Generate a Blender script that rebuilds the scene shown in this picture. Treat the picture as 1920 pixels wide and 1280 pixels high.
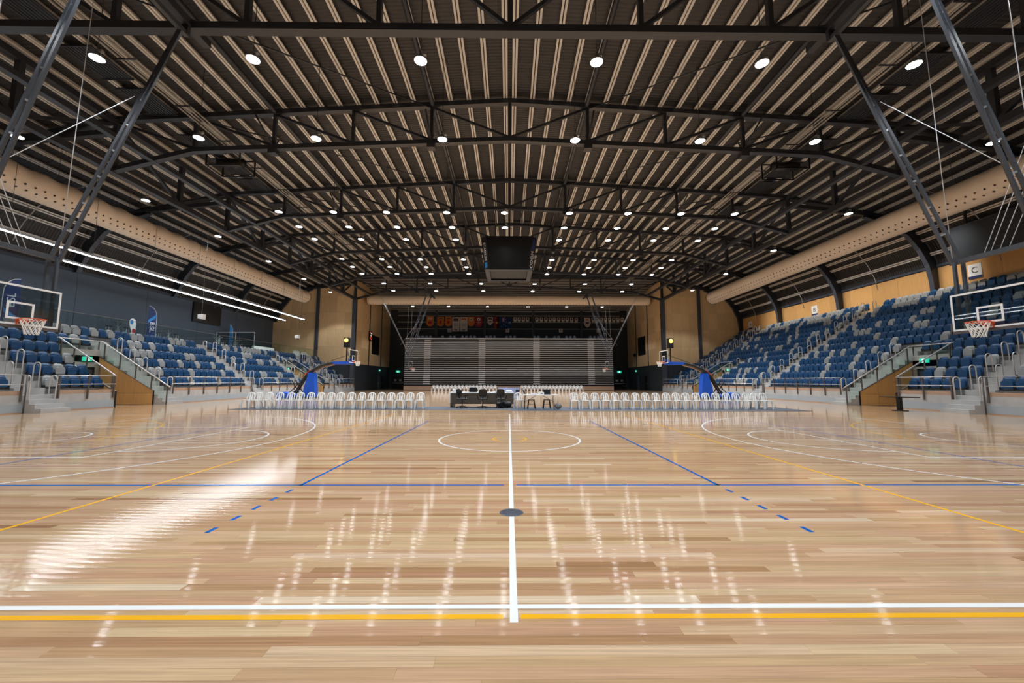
import bpy, bmesh, math, random
from mathutils import Vector, Matrix
random.seed(7)
C = bpy.context.scene.collection
SC = bpy.context.scene
for _o in list(bpy.data.objects):
    bpy.data.objects.remove(_o)
PI = math.pi

# ------------------------------------------------------------------ camera, world, exposure
CX, CY, CH = -0.024, -10.292, 1.484
cam = bpy.data.cameras.new('camera')
cam.sensor_width = 36.0
cam.lens = 740.86 / 1920 * 36
cam.clip_end = 300
co = bpy.data.objects.new('camera', cam)
C.objects.link(co)
co.matrix_world = (Matrix.Translation((CX, CY, CH)) @ Matrix.Rotation(-math.radians(0.458), 4, 'Z')
                   @ Matrix.Rotation(PI / 2 + math.radians(5.648), 4, 'X') @ Matrix.Rotation(0.0016, 4, 'Z'))
SC.camera = co
w = bpy.data.worlds.new('hall_air')
SC.world = w
w.use_nodes = True
bg = w.node_tree.nodes['Background']
bg.inputs[0].default_value = (0.80, 0.88, 1.0, 1)
bg.inputs[1].default_value = 0.25
SC.view_settings.view_transform = 'Standard'
SC.view_settings.look = 'None'
SC.view_settings.gamma = 1
SC.view_settings.use_curve_mapping = False
SC.view_settings.exposure = 0.0
LAMP_STRENGTH = 26.0
BEAM_POWER = 1080.0
STRIP_STRENGTH = 30.0
# unseen lamps added behind the camera, carrying on the grid, to light the floor
for ly in (-1.7, -6.4):
    for lx in (-14.9, -9.3, -3.2, 3.2, 9.3, 14.9):
        L = bpy.data.lights.new('unseen_rear_lamp', 'SPOT')
        L.shadow_soft_size = .24
        L.spot_size = math.radians(112)
        L.spot_blend = .25
        L.energy = BEAM_POWER
        L.color = (0.90, 0.955, 1.0)
        lo = bpy.data.objects.new('unseen_rear_lamp', L)
        lo.location = (lx, ly, 13.0)
        C.objects.link(lo)


# linear light of the right side: it hangs above the right-hand air duct, which hides it from this side
L = bpy.data.lights.new('right_strip_lamp', 'AREA')
L.shape = 'RECTANGLE'
L.size = .12
L.size_y = 24
L.energy = 330
L.spread = math.radians(56)
L.color = (1.0, .97, .92)
lo = bpy.data.objects.new('right_strip_lamp', L)
lo.location = (29.6, 28.0, 13.55)
lo.rotation_euler = (0, -math.radians(34), 0)
C.objects.link(lo)


# ------------------------------------------------------------------ materials
def lin(r, g, b):
    f = lambda c: ((c / 255 + 0.055) / 1.055) ** 2.4 if c > 10 else c / 255 / 12.92
    return (f(r), f(g), f(b))


def mat(name, col, rough=0.5, metal=0.0, spec=0.5, var=0.06, scale=4.0, bump=0.0, emit=None, es=0.0, coat=0.0, alpha=None, stretch=None):
    m = bpy.data.materials.new(name)
    m.use_nodes = True
    nt = m.node_tree
    b = nt.nodes['Principled BSDF']
    b.inputs['Roughness'].default_value = rough
    b.inputs['Metallic'].default_value = metal
    b.inputs['Specular IOR Level'].default_value = spec
    if coat:
        b.inputs['Coat Weight'].default_value = coat
        b.inputs['Coat Roughness'].default_value = 0.08
    tc = nt.nodes.new('ShaderNodeTexCoord')
    n = nt.nodes.new('ShaderNodeTexNoise')
    n.inputs['Scale'].default_value = scale
    n.inputs['Detail'].default_value = 3
    src = tc.outputs['Object']
    if stretch:
        mp = nt.nodes.new('ShaderNodeMapping')
        mp.inputs['Scale'].default_value = stretch
        nt.links.new(src, mp.inputs['Vector'])
        src = mp.outputs['Vector']
    nt.links.new(src, n.inputs['Vector'])
    mx = nt.nodes.new('ShaderNodeMix')
    mx.data_type = 'RGBA'
    lo = [max(0, c * (1 - var)) for c in col]
    hi = [min(1, c * (1 + var)) for c in col]
    mx.inputs[6].default_value = (*lo, 1)
    mx.inputs[7].default_value = (*hi, 1)
    nt.links.new(n.outputs['Fac'], mx.inputs[0])
    nt.links.new(mx.outputs[2], b.inputs['Base Color'])
    if bump:
        bp = nt.nodes.new('ShaderNodeBump')
        bp.inputs['Strength'].default_value = bump
        bp.inputs['Distance'].default_value = 0.01
        nt.links.new(n.outputs['Fac'], bp.inputs['Height'])
        nt.links.new(bp.outputs['Normal'], b.inputs['Normal'])
    if emit:
        b.inputs['Emission Color'].default_value = (*emit, 1)
        b.inputs['Emission Strength'].default_value = es
    return m


def glass_mat(name, tint, gloss=0.10, rough=0.02):
    m = bpy.data.materials.new(name)
    m.use_nodes = True
    nt = m.node_tree
    nt.nodes.remove(nt.nodes['Principled BSDF'])
    out = nt.nodes['Material Output']
    t = nt.nodes.new('ShaderNodeBsdfTransparent')
    t.inputs[0].default_value = (*tint, 1)
    g = nt.nodes.new('ShaderNodeBsdfGlossy')
    g.inputs['Roughness'].default_value = rough
    lw = nt.nodes.new('ShaderNodeLayerWeight')
    lw.inputs['Blend'].default_value = .5
    pw = nt.nodes.new('ShaderNodeMath')
    pw.operation = 'POWER'
    pw.inputs[1].default_value = 5
    nt.links.new(lw.outputs['Facing'], pw.inputs[0])
    ns = nt.nodes.new('ShaderNodeTexNoise')
    ns.inputs['Scale'].default_value = 2.0
    nm = nt.nodes.new('ShaderNodeMath')
    nm.operation = 'MULTIPLY_ADD'
    nm.inputs[1].default_value = .01
    nm.inputs[2].default_value = .03
    nt.links.new(ns.outputs['Fac'], nm.inputs[0])
    ad = nt.nodes.new('ShaderNodeMath')
    ad.operation = 'MULTIPLY_ADD'
    ad.inputs[1].default_value = .35
    nt.links.new(pw.outputs[0], ad.inputs[0])
    nt.links.new(nm.outputs[0], ad.inputs[2])
    mx = nt.nodes.new('ShaderNodeMixShader')
    nt.links.new(ad.outputs[0], mx.inputs[0])
    nt.links.new(t.outputs[0], mx.inputs[1])
    nt.links.new(g.outputs[0], mx.inputs[2])
    nt.links.new(mx.outputs[0], out.inputs[0])
    return m


def floor_mat():
    m = bpy.data.materials.new('floor_boards_lacquered')
    m.use_nodes = True
    nt = m.node_tree
    N, Lk = nt.nodes.new, nt.links.new
    b = nt.nodes['Principled BSDF']
    at = N('ShaderNodeAttribute')
    at.attribute_name = 'rnd'
    ramp = N('ShaderNodeValToRGB')
    cr = ramp.color_ramp
    stops = [(0.0, (.26, .125, .060)), (.07, (.42, .235, .120)), (.25, (.53, .325, .180)), (.55, (.595, .388, .225)),
             (.80, (.645, .445, .27)), (.92, (.69, .515, .345)), (1.0, (.77, .62, .45))]
    cr.elements[0].position = 0
    cr.elements[0].color = (*stops[0][1], 1)
    cr.elements[1].position = 1
    cr.elements[1].color = (*stops[-1][1], 1)
    for p, c in stops[1:-1]:
        e = cr.elements.new(p)
        e.color = (*c, 1)
    Lk(at.outputs['Fac'], ramp.inputs[0])
    geo = N('ShaderNodeNewGeometry')
    mp = N('ShaderNodeMapping')
    mp.inputs['Scale'].default_value = (1.3, 55, 1)
    Lk(geo.outputs['Position'], mp.inputs['Vector'])
    add = N('ShaderNodeVectorMath')
    add.operation = 'ADD'
    sc = N('ShaderNodeVectorMath')
    sc.operation = 'SCALE'
    sc.inputs[0].default_value = (37, 11, 91)
    Lk(at.outputs['Fac'], sc.inputs['Scale'])
    Lk(mp.outputs[0], add.inputs[0])
    Lk(sc.outputs[0], add.inputs[1])
    ns = N('ShaderNodeTexNoise')
    ns.inputs['Scale'].default_value = 1.0
    ns.inputs['Detail'].default_value = 5
    ns.inputs['Roughness'].default_value = .6
    Lk(add.outputs[0], ns.inputs['Vector'])
    mr = N('ShaderNodeMapRange')
    mr.inputs[1].default_value = .3
    mr.inputs[2].default_value = .7
    mr.inputs[3].default_value = .78
    mr.inputs[4].default_value = 1.14
    Lk(ns.outputs['Fac'], mr.inputs[0])
    mp3 = N('ShaderNodeMapping')
    mp3.inputs['Scale'].default_value = (.45, 130, 1)
    Lk(geo.outputs['Position'], mp3.inputs['Vector'])
    ns3 = N('ShaderNodeTexNoise')
    ns3.inputs['Scale'].default_value = 1.0
    ns3.inputs['Detail'].default_value = 2
    Lk(mp3.outputs[0], ns3.inputs['Vector'])
    mr3 = N('ShaderNodeMapRange')
    mr3.inputs[1].default_value = .60
    mr3.inputs[2].default_value = .74
    mr3.inputs[3].default_value = 1.0
    mr3.inputs[4].default_value = .62
    Lk(ns3.outputs['Fac'], mr3.inputs[0])
    mm3 = N('ShaderNodeMath')
    mm3.operation = 'MULTIPLY'
    Lk(mr.outputs[0], mm3.inputs[0])
    Lk(mr3.outputs[0], mm3.inputs[1])
    mr = mm3
    mul = N('ShaderNodeMix')
    mul.data_type = 'RGBA'
    mul.blend_type = 'MULTIPLY'
    mul.inputs[0].default_value = 1
    Lk(ramp.outputs[0], mul.inputs[6])
    Lk(mr.outputs[0], mul.inputs[7])
    wn = N('ShaderNodeTexWhiteNoise')
    wn.noise_dimensions = '1D'
    wm = N('ShaderNodeMath')
    wm.operation = 'MULTIPLY'
    wm.inputs[1].default_value = 917.0
    Lk(at.outputs['Fac'], wm.inputs[0])
    Lk(wm.outputs[0], wn.inputs['W'])
    hr = N('ShaderNodeMapRange')
    hr.inputs[3].default_value = .488
    hr.inputs[4].default_value = .508
    Lk(wn.outputs['Value'], hr.inputs[0])
    hs = N('ShaderNodeHueSaturation')
    Lk(hr.outputs[0], hs.inputs['Hue'])
    Lk(mul.outputs[2], hs.inputs['Color'])
    Lk(hs.outputs[0], b.inputs['Base Color'])
    b.inputs['Roughness'].default_value = .055
    b.inputs['Specular IOR Level'].default_value = .36
    # cupped boards: height falls off across each board (uv v)
    uv = N('ShaderNodeUVMap')
    sp = N('ShaderNodeSeparateXYZ')
    Lk(uv.outputs[0], sp.inputs[0])
    a1 = N('ShaderNodeMath')
    a1.operation = 'SUBTRACT'
    a1.inputs[1].default_value = .5
    Lk(sp.outputs[1], a1.inputs[0])
    a2 = N('ShaderNodeMath')
    a2.operation = 'MULTIPLY'
    Lk(a1.outputs[0], a2.inputs[0])
    Lk(a1.outputs[0], a2.inputs[1])
    n2 = N('ShaderNodeTexNoise')
    n2.inputs['Scale'].default_value = 1
    mp2 = N('ShaderNodeMapping')
    mp2.inputs['Scale'].default_value = (5, 150, 1)
    Lk(geo.outputs['Position'], mp2.inputs['Vector'])
    Lk(mp2.outputs[0], n2.inputs['Vector'])
    a3 = N('ShaderNodeMath')
    a3.operation = 'MULTIPLY_ADD'
    a3.inputs[1].default_value = .13
    Lk(n2.outputs['Fac'], a3.inputs[0])
    Lk(a2.outputs[0], a3.inputs[2])
    bp = N('ShaderNodeBump')
    bp.inputs['Strength'].default_value = 1
    bp.inputs['Distance'].default_value = .0010
    Lk(a3.outputs[0], bp.inputs['Height'])
    Lk(bp.outputs[0], b.inputs['Normal'])
    return m


def deck_mat(name, col, axis='Y', period=0.19, depth=0.02):
    m = mat(name, col, rough=.55, var=.12, scale=.7)
    nt = m.node_tree
    b = nt.nodes['Principled BSDF']
    geo = nt.nodes.new('ShaderNodeNewGeometry')
    wv = nt.nodes.new('ShaderNodeTexWave')
    wv.bands_direction = axis
    wv.inputs['Scale'].default_value = 2 * PI / period / 20
    nt.links.new(geo.outputs['Position'], wv.inputs['Vector'])
    bp = nt.nodes.new('ShaderNodeBump')
    bp.inputs['Distance'].default_value = depth
    nt.links.new(wv.outputs['Fac'], bp.inputs['Height'])
    nt.links.new(bp.outputs['Normal'], b.inputs['Normal'])
    return m


def ply_mat(name, col):
    m = mat(name, col, rough=.45, var=.16, scale=1.0, stretch=(9, 9, 1.1))
    nt = m.node_tree
    oi = nt.nodes.new('ShaderNodeObjectInfo')
    b = nt.nodes['Principled BSDF']
    lk = b.inputs['Base Color'].links[0]
    src = lk.from_socket
    hsv = nt.nodes.new('ShaderNodeHueSaturation')
    mr = nt.nodes.new('ShaderNodeMapRange')
    mr.inputs[3].default_value = .9
    mr.inputs[4].default_value = 1.1
    nt.links.new(oi.outputs['Random'], mr.inputs[0])
    nt.links.new(mr.outputs[0], hsv.inputs['Value'])
    nt.links.new(src, hsv.inputs['Color'])
    nt.links.new(hsv.outputs[0], b.inputs['Base Color'])
    return m


M = dict(
    floor=floor_mat(),
    subfloor=mat('floor_slab', (.30, .19, .11), .5),
    lwhite=mat('line_white', (.86, .86, .85), .12, spec=.2, var=.02),
    lblue=mat('line_blue', (.003, .105, .42), .12, spec=.06, var=.05),
    lyellow=mat('line_yellow', (.90, .45, .02), .12, spec=.2, var=.05),
    deck=deck_mat('roof_deck', (.027, .026, .028)),
    deckx=deck_mat('roof_deck_end', (.030, .028, .028), 'X'),
    clad=deck_mat('side_cladding', (.030, .026, .025), 'Y', .25, .03),
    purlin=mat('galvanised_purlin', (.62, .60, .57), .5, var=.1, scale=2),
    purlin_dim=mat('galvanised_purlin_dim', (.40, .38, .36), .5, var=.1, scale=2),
    steel=mat('charcoal_steel', (.031, .035, .046), .38, var=.1),
    steel2=mat('slate_steel', (.052, .062, .084), .4, var=.1),
    concrete=mat('concrete', (.44, .43, .42), .8, var=.22, scale=2.2, bump=.25),
    kick=mat('concrete_painted', (.36, .40, .43), .7, var=.10, scale=1.5, bump=.1),
    stripwood=mat('timber_strip', (.45, .30, .21), .5, var=.2, stretch=(8, .8, 8)),
    ply=ply_mat('plywood', (.79, .565, .31)),
    ply2=ply_mat('plywood_honey', (.62, .35, .13)),
    paint=mat('dark_paint', (.026, .033, .042), .6, var=.08),
    bluewall=mat('navy_wall_paint', (.080, .108, .150), .55, var=.06),
    black=mat('black_plastic', (.008, .008, .009), .4),
    screen=mat('dark_screen', (.007, .008, .010), .38),
    sblue=mat('seat_blue', (.008, .058, .155), .38, var=.08),
    sgrey=mat('seat_grey', (.31, .325, .33), .4, var=.06),
    sbrk=mat('seat_bracket', (.02, .02, .022), .5),
    rail=mat('stainless', (.72, .71, .70), .34, metal=.45, var=.05),
    post=mat('bronze_post', (.16, .14, .13), .4, metal=.6),
    alu=mat('aluminium', (.50, .51, .53), .42, metal=.5, var=.1),
    white=mat('white_plastic', (.80, .80, .79), .35, var=.02),
    paper=mat('white_paper', (.78, .79, .82), .7, var=.05),
    duct=mat('duct_fabric', (.78, .66, .53), .8, var=.08, scale=1.2, bump=.6),
    hole=mat('duct_hole', (.06, .04, .03), .9),
    orange=mat('rim_orange', (.70, .085, .02), .35),
    net=mat('net_cord', (.80, .79, .76), .8),
    pad=mat('pad_blue', (.004, .085, .56), .45),
    hoopf=mat('hoop_frame', (.060, .067, .080), .4, var=.1),
    padgrey=mat('pad_charcoal', (.07, .06, .062), .6),
    cable=mat('white_cable', (.34, .37, .41), .4),
    cable_lit=mat('lit_cable', (.78, .82, .88), .4),  # near hoops' cables: strip light put into a brighter colour
    mat=mat('floor_mat_grey', (.075, .086, .106), .8, var=.15),
    desk=mat('desk_laminate', (.085, .065, .050), .45),
    navy=mat('flag_navy', (.008, .026, .13), .6),
    sky=mat('flag_light_blue', (.015, .24, .62), .6),
    flagwhite=mat('flag_white', (.78, .79, .82), .6),
    bor=mat('banner_orange', (.75, .22, .045), .7, var=.15),
    bred=mat('banner_red', (.46, .02, .04), .7, var=.15),
    bcream=mat('banner_cream', (.74, .66, .60), .7, var=.1),
    bdark=mat('banner_print', (.10, .07, .07), .7),
    byel=mat('banner_yellow', (.75, .45, .02), .7),
    bblue=mat('banner_blue', (.01, .04, .16), .7),
    bblack=mat('banner_black', (.012, .012, .016), .7),
    lav=mat('printed_cover', (.40, .44, .66), .6, var=.25, scale=6),
    bag=mat('bag_grey', (.20, .19, .18), .8, var=.3, scale=12),
    brown=mat('stool_gunmetal', (.10, .085, .075), .4),
    nose=mat('tier_nosing', (.64, .66, .70), .4, var=.06),
    glass=glass_mat('clear_glass', (.90, .955, .93)),
    bglass=glass_mat('backboard_glass', (.72, .77, .77)),
    lamp=mat('lamp_diffuser', (.9, .9, .9), .5, emit=(.91, .96, 1.0), es=LAMP_STRENGTH),
    strip=mat('strip_diffuser', (.9, .9, .9), .5, emit=(.90, .95, 1.0), es=STRIP_STRENGTH),
    lampshell=mat('lamp_shell', (.35, .35, .36), .35, metal=.7),
    exit=mat('exit_green', (.01, .35, .22), .5, emit=(.02, .62, .40), es=.9),
    exitw=mat('exit_white', (.8, .9, .85), .5, emit=(.85, 1.0, .93), es=1.1),
    amber=mat('amber_lamp', (.9, .6, .1), .5, emit=(1, .62, .14), es=1.6),
    redled=mat('red_digit', (.8, .05, .02), .5, emit=(1, .07, .02), es=1.2),
    letter=mat('sign_letter', (.02, .025, .05), .6),
)


# ------------------------------------------------------------------ mesh helper
class MB:
    def __init__(s):
        s.v, s.f, s.mi, s.sm = [], [], [], []
        s.cur = 0

    def add(s, vs, fs, smooth=False):
        o = len(s.v)
        s.v += [tuple(p) for p in vs]
        for f in fs:
            s.f.append([i + o for i in f])
            s.mi.append(s.cur)
            s.sm.append(smooth)
        return s

    def box(s, x0, x1, y0, y1, z0, z1):
        v = [(x, y, z) for x in (x0, x1) for y in (y0, y1) for z in (z0, z1)]
        return s.add(v, [(0, 1, 3, 2), (4, 6, 7, 5), (0, 4, 5, 1), (2, 3, 7, 6), (0, 2, 6, 4), (1, 5, 7, 3)])

    def bar(s, p, q, wd, ht, up=(0, 0, 1)):
        p, q = Vector(p), Vector(q)
        d = (q - p).normalized()
        u = Vector(up)
        if abs(d.dot(u)) > .99:
            u = Vector((0, 1, 0))
        r = d.cross(u).normalized()
        u = r.cross(d)
        v = []
        for c in (p, q):
            for a, b in ((-1, -1), (1, -1), (1, 1), (-1, 1)):
                v.append(c + r * (a * wd / 2) + u * (b * ht / 2))
        return s.add(v, [(0, 3, 2, 1), (4, 5, 6, 7), (0, 1, 5, 4), (1, 2, 6, 5), (2, 3, 7, 6), (3, 0, 4, 7)])

    def tube(s, pts, r, n=8, cap=True):
        pts = [Vector(p) for p in pts]
        o, k = [], len(pts)
        ref = None
        for i, p in enumerate(pts):
            d = (pts[min(i + 1, k - 1)] - pts[max(i - 1, 0)]).normalized()
            if ref is None:
                ref = Vector((0, 0, 1)) if abs(d.z) < .9 else Vector((1, 0, 0))
            a = (ref - d * ref.dot(d)).normalized()
            ref = a
            b = d.cross(a)
            rr = r[i] if isinstance(r, (list, tuple)) else r
            for j in range(n):
                t = 2 * PI * j / n
                o.append(p + a * (math.cos(t) * rr) + b * (math.sin(t) * rr))
        f = [(i * n + j, i * n + (j + 1) % n, (i + 1) * n + (j + 1) % n, (i + 1) * n + j) for i in range(k - 1) for j in range(n)]
        if cap:
            f += [tuple(range(n - 1, -1, -1)), tuple(range((k - 1) * n, k * n))]
        return s.add(o, f, True)

    def lathe(s, prof, c=(0, 0, 0), n=20):
        o = []
        for r, z in prof:
            for j in range(n):
                t = 2 * PI * j / n
                o.append((c[0] + r * math.cos(t), c[1] + r * math.sin(t), c[2] + z))
        f = [(i * n + j, i * n + (j + 1) % n, (i + 1) * n + (j + 1) % n, (i + 1) * n + j) for i in range(len(prof) - 1) for j in range(n)]
        return s.add(o, f, True)

    def prism(s, poly, a0, a1, axis='Y'):
        n = len(poly)
        mk = {'Y': lambda p, a: (p[0], a, p[1]), 'X': lambda p, a: (a, p[0], p[1]), 'Z': lambda p, a: (p[0], p[1], a)}[axis]
        v = [mk(p, a0) for p in poly] + [mk(p, a1) for p in poly]
        f = [tuple(range(n)), tuple(range(2 * n - 1, n - 1, -1))] + [(i, (i + 1) % n, n + (i + 1) % n, n + i) for i in range(n)]
        return s.add(v, f)

    def disc(s, c, r, n=16, axis='Z', ry=None):
        ry = ry or r
        v = []
        for j in range(n):
            t = 2 * PI * j / n
            a, b = r * math.cos(t), ry * math.sin(t)
            v.append({'Z': (c[0] + a, c[1] + b, c[2]), 'Y': (c[0] + a, c[1], c[2] + b), 'X': (c[0], c[1] + a, c[2] + b)}[axis])
        return s.add(v, [tuple(range(n))])

    def ring(s, c, r0, r1, a0=0, a1=2 * PI, n=64):
        v = []
        for j in range(n + 1):
            t = a0 + (a1 - a0) * j / n
            for r in (r0, r1):
                v.append((c[0] + r * math.cos(t), c[1] + r * math.sin(t), c[2]))
        return s.add(v, [(2 * j, 2 * j + 1, 2 * j + 3, 2 * j + 2) for j in range(n)])

    def mesh(s, name, mats, fix=True):
        me = bpy.data.meshes.new(name)
        me.from_pydata(s.v, [], s.f)
        for m in (mats if isinstance(mats, (list, tuple)) else [mats]):
            me.materials.append(m)
        me.polygons.foreach_set('material_index', s.mi)
        me.polygons.foreach_set('use_smooth', s.sm)
        if fix and len(s.f) < 60000:
            bm = bmesh.new()
            bm.from_mesh(me)
            bmesh.ops.recalc_face_normals(bm, faces=bm.faces)
            bm.to_mesh(me)
            bm.free()
        me.update()
        return me

    def build(s, name, mats, parent=None, world=False, fix=True):
        if world and parent is not None:
            o = Vector(parent.location)
            if parent.parent:
                o = o + Vector(parent.parent.location)
            s.v = [tuple(Vector(p) - o) for p in s.v]
        ob = bpy.data.objects.new(name, s.mesh(name, mats, fix))
        C.objects.link(ob)
        if parent is not None:
            ob.parent = parent
        return ob


def tag(o, label=None, cat=None, group=None, kind=None):
    if label:
        o['label'] = label
    if cat:
        o['category'] = cat
    if group:
        o['group'] = group
    if kind:
        o['kind'] = kind
    return o


def thing(name, label, cat, loc=(0, 0, 0), rz=0, group=None):
    o = bpy.data.objects.new(name, None)
    C.objects.link(o)
    o.empty_display_size = .2
    o.location = loc
    o.rotation_euler = (0, 0, rz)
    return tag(o, label, cat, group)


def struct(ob):
    ob['kind'] = 'structure'
    return ob


def dup(root, loc, rz=0, label=None, group=None):
    r = root.copy()
    C.objects.link(r)
    r.location = loc
    r.rotation_euler = (0, 0, rz)
    if label:
        r['label'] = label
    if group:
        r['group'] = group
    for ch in list(root.children):
        c = ch.copy()
        C.objects.link(c)
        c.parent = r
        for g in list(ch.children):
            d = g.copy()
            C.objects.link(d)
            d.parent = c
    return r


def text(body, size, m, parent, loc, rot, name='lettering', depth=.004, sx=1.0):
    cu = bpy.data.curves.new(name, 'FONT')
    cu.body = body
    cu.size = size
    cu.extrude = depth
    cu.align_x = 'CENTER'
    cu.align_y = 'CENTER'
    cu.resolution_u = 3
    tmp = bpy.data.objects.new('tmp', cu)
    C.objects.link(tmp)
    dg = bpy.context.evaluated_depsgraph_get()
    me = bpy.data.meshes.new_from_object(tmp.evaluated_get(dg))
    bpy.data.objects.remove(tmp)
    me.materials.clear()
    me.materials.append(m)
    mt = Matrix.Translation(loc) @ rot.to_4x4() @ Matrix.Diagonal((sx, 1, 1, 1))
    me.transform(mt)
    ob = bpy.data.objects.new(name, me)
    C.objects.link(ob)
    ob.parent = parent
    return ob


def basis(right, up):
    r, u = Vector(right).normalized(), Vector(up).normalized()
    n = r.cross(u)
    return Matrix((r, u, n)).transposed()


ORD = ['zeroth', 'first', 'second', 'third', 'fourth', 'fifth', 'sixth', 'seventh', 'eighth', 'ninth', 'tenth', 'eleventh', 'twelfth',
       'thirteenth', 'fourteenth', 'fifteenth', 'sixteenth', 'seventeenth', 'eighteenth', 'nineteenth', 'twentieth']


def ordn(i):
    if i <= 20:
        return ORD[i]
    t, u = divmod(i, 10)
    tens = ['', '', 'twent', 'thirt', 'fort', 'fift', 'sixt', 'sevent', 'eight', 'ninet'][t]
    return tens + 'ieth' if u == 0 else tens + 'y-' + ORD[u]


# ------------------------------------------------------------------ main dimensions (metres, court centre at the origin, y away from the camera)
G = 22.0            # half width between the girders
YE = 45.6           # end wall plane
YB = 62.5           # back wall of the recess
YN = -13.6          # rear end of the hall behind the camera
BAY = [1.9, 10.75, 19.6, 28.45, 37.3, 45.45]
ROOF = [(0, 17.62), (G, 16.34), (28.5, 15.15), (30.6, 14.4), (32.0, 13.4), (32.9, 12.2), (33.5, 10.9), (33.6, 10.2)]


def roof_z(x):
    x = abs(x)
    for (a, za), (b, zb) in zip(ROOF, ROOF[1:]):
        if x <= b:
            return za + (zb - za) * (x - a) / (b - a)
    return ROOF[-1][1]


# ------------------------------------------------------------------ floor
fl = MB().box(-34, 34, YN, YB + .5, -.3, -.02).build('floor', M['subfloor'])
struct(fl)
BW = .0855


def board_mesh(name, rects, thick):
    mb = MB()
    uvs, rnd = [], []
    for (x0, x1, y0, y1, r) in rects:
        if thick:
            mb.box(x0, x1, y0, y1, -.02, 0)
            k = 6
        else:
            mb.add([(x0, y0, 0), (x1, y0, 0), (x1, y1, 0), (x0, y1, 0)], [(0, 1, 2, 3)])
            k = 1
        rnd += [r] * k
    me = mb.mesh(name, M['floor'], fix=False)
    a = me.attributes.new('rnd', 'FLOAT', 'FACE')
    a.data.foreach_set('value', rnd)
    ul = me.uv_layers.new(name='UVMap')
    data = [0.0] * (2 * len(me.loops))
    nf = 6 if thick else 1
    for pi, p in enumerate(me.polygons):
        x0, x1, y0, y1, r = rects[pi // nf]
        for li in p.loop_indices:
            v = me.vertices[me.loops[li].vertex_index].co
            data[2 * li] = (v.x - x0)
            data[2 * li + 1] = (v.y - y0) / (y1 - y0)
    ul.data.foreach_set('uv', data)
    return me


def shade():
    r = random.betavariate(2.2, 2.0)
    return min(1, max(0, r))


near, far = [], []
yy = -8.42
row = 0
while yy < YB:
    half = G if yy > -9 else G
    x = -half - random.random() * 1.5
    d = yy - CY
    vis = d * 1.33 + .4
    while x < half:
        ln = random.choice((.8, 1.2, 1.8, 2.2, 2.6, 3.0, 3.6))
        x1 = min(x + ln, half)
        x0 = max(x, -half)
        if x1 > x0:
            rc = (x0 + .0004, x1 - .0004, yy + .0004, yy + BW - .0004, shade())
            if len(near) < 298 and x1 > -vis and x0 < vis:
                near.append(rc)
            else:
                far.append(rc)
        x += ln
    yy += BW
yy = -8.42 - BW
while yy > YN:
    far.append((-G, G, yy, yy + BW, shade()))
    yy -= BW
for rc in near:
    o = bpy.data.objects.new('plank', board_mesh('plank', [rc], True))
    C.objects.link(o)
    o.parent = fl
o = bpy.data.objects.new('plank_field', board_mesh('plank_field', far, False))
C.objects.link(o)
o.parent = fl
o['kind'] = 'stuff'

ZW, ZY, ZB = .0012, .0009, .0006
W2 = .025


def line_y(x, y0, y1, z, wd=W2):
    return [(x - wd, y0, z), (x + wd, y0, z), (x + wd, y1, z), (x - wd, y1, z)]


def line_x(y, x0, x1, z, wd=W2):
    return [(x0, y - wd, z), (x1, y - wd, z), (x1, y + wd, z), (x0, y + wd, z)]


Q = [(0, 1, 2, 3)]


def marking(name, mb, m):
    return mb.build(name, m, fl, fix=False)


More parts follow.
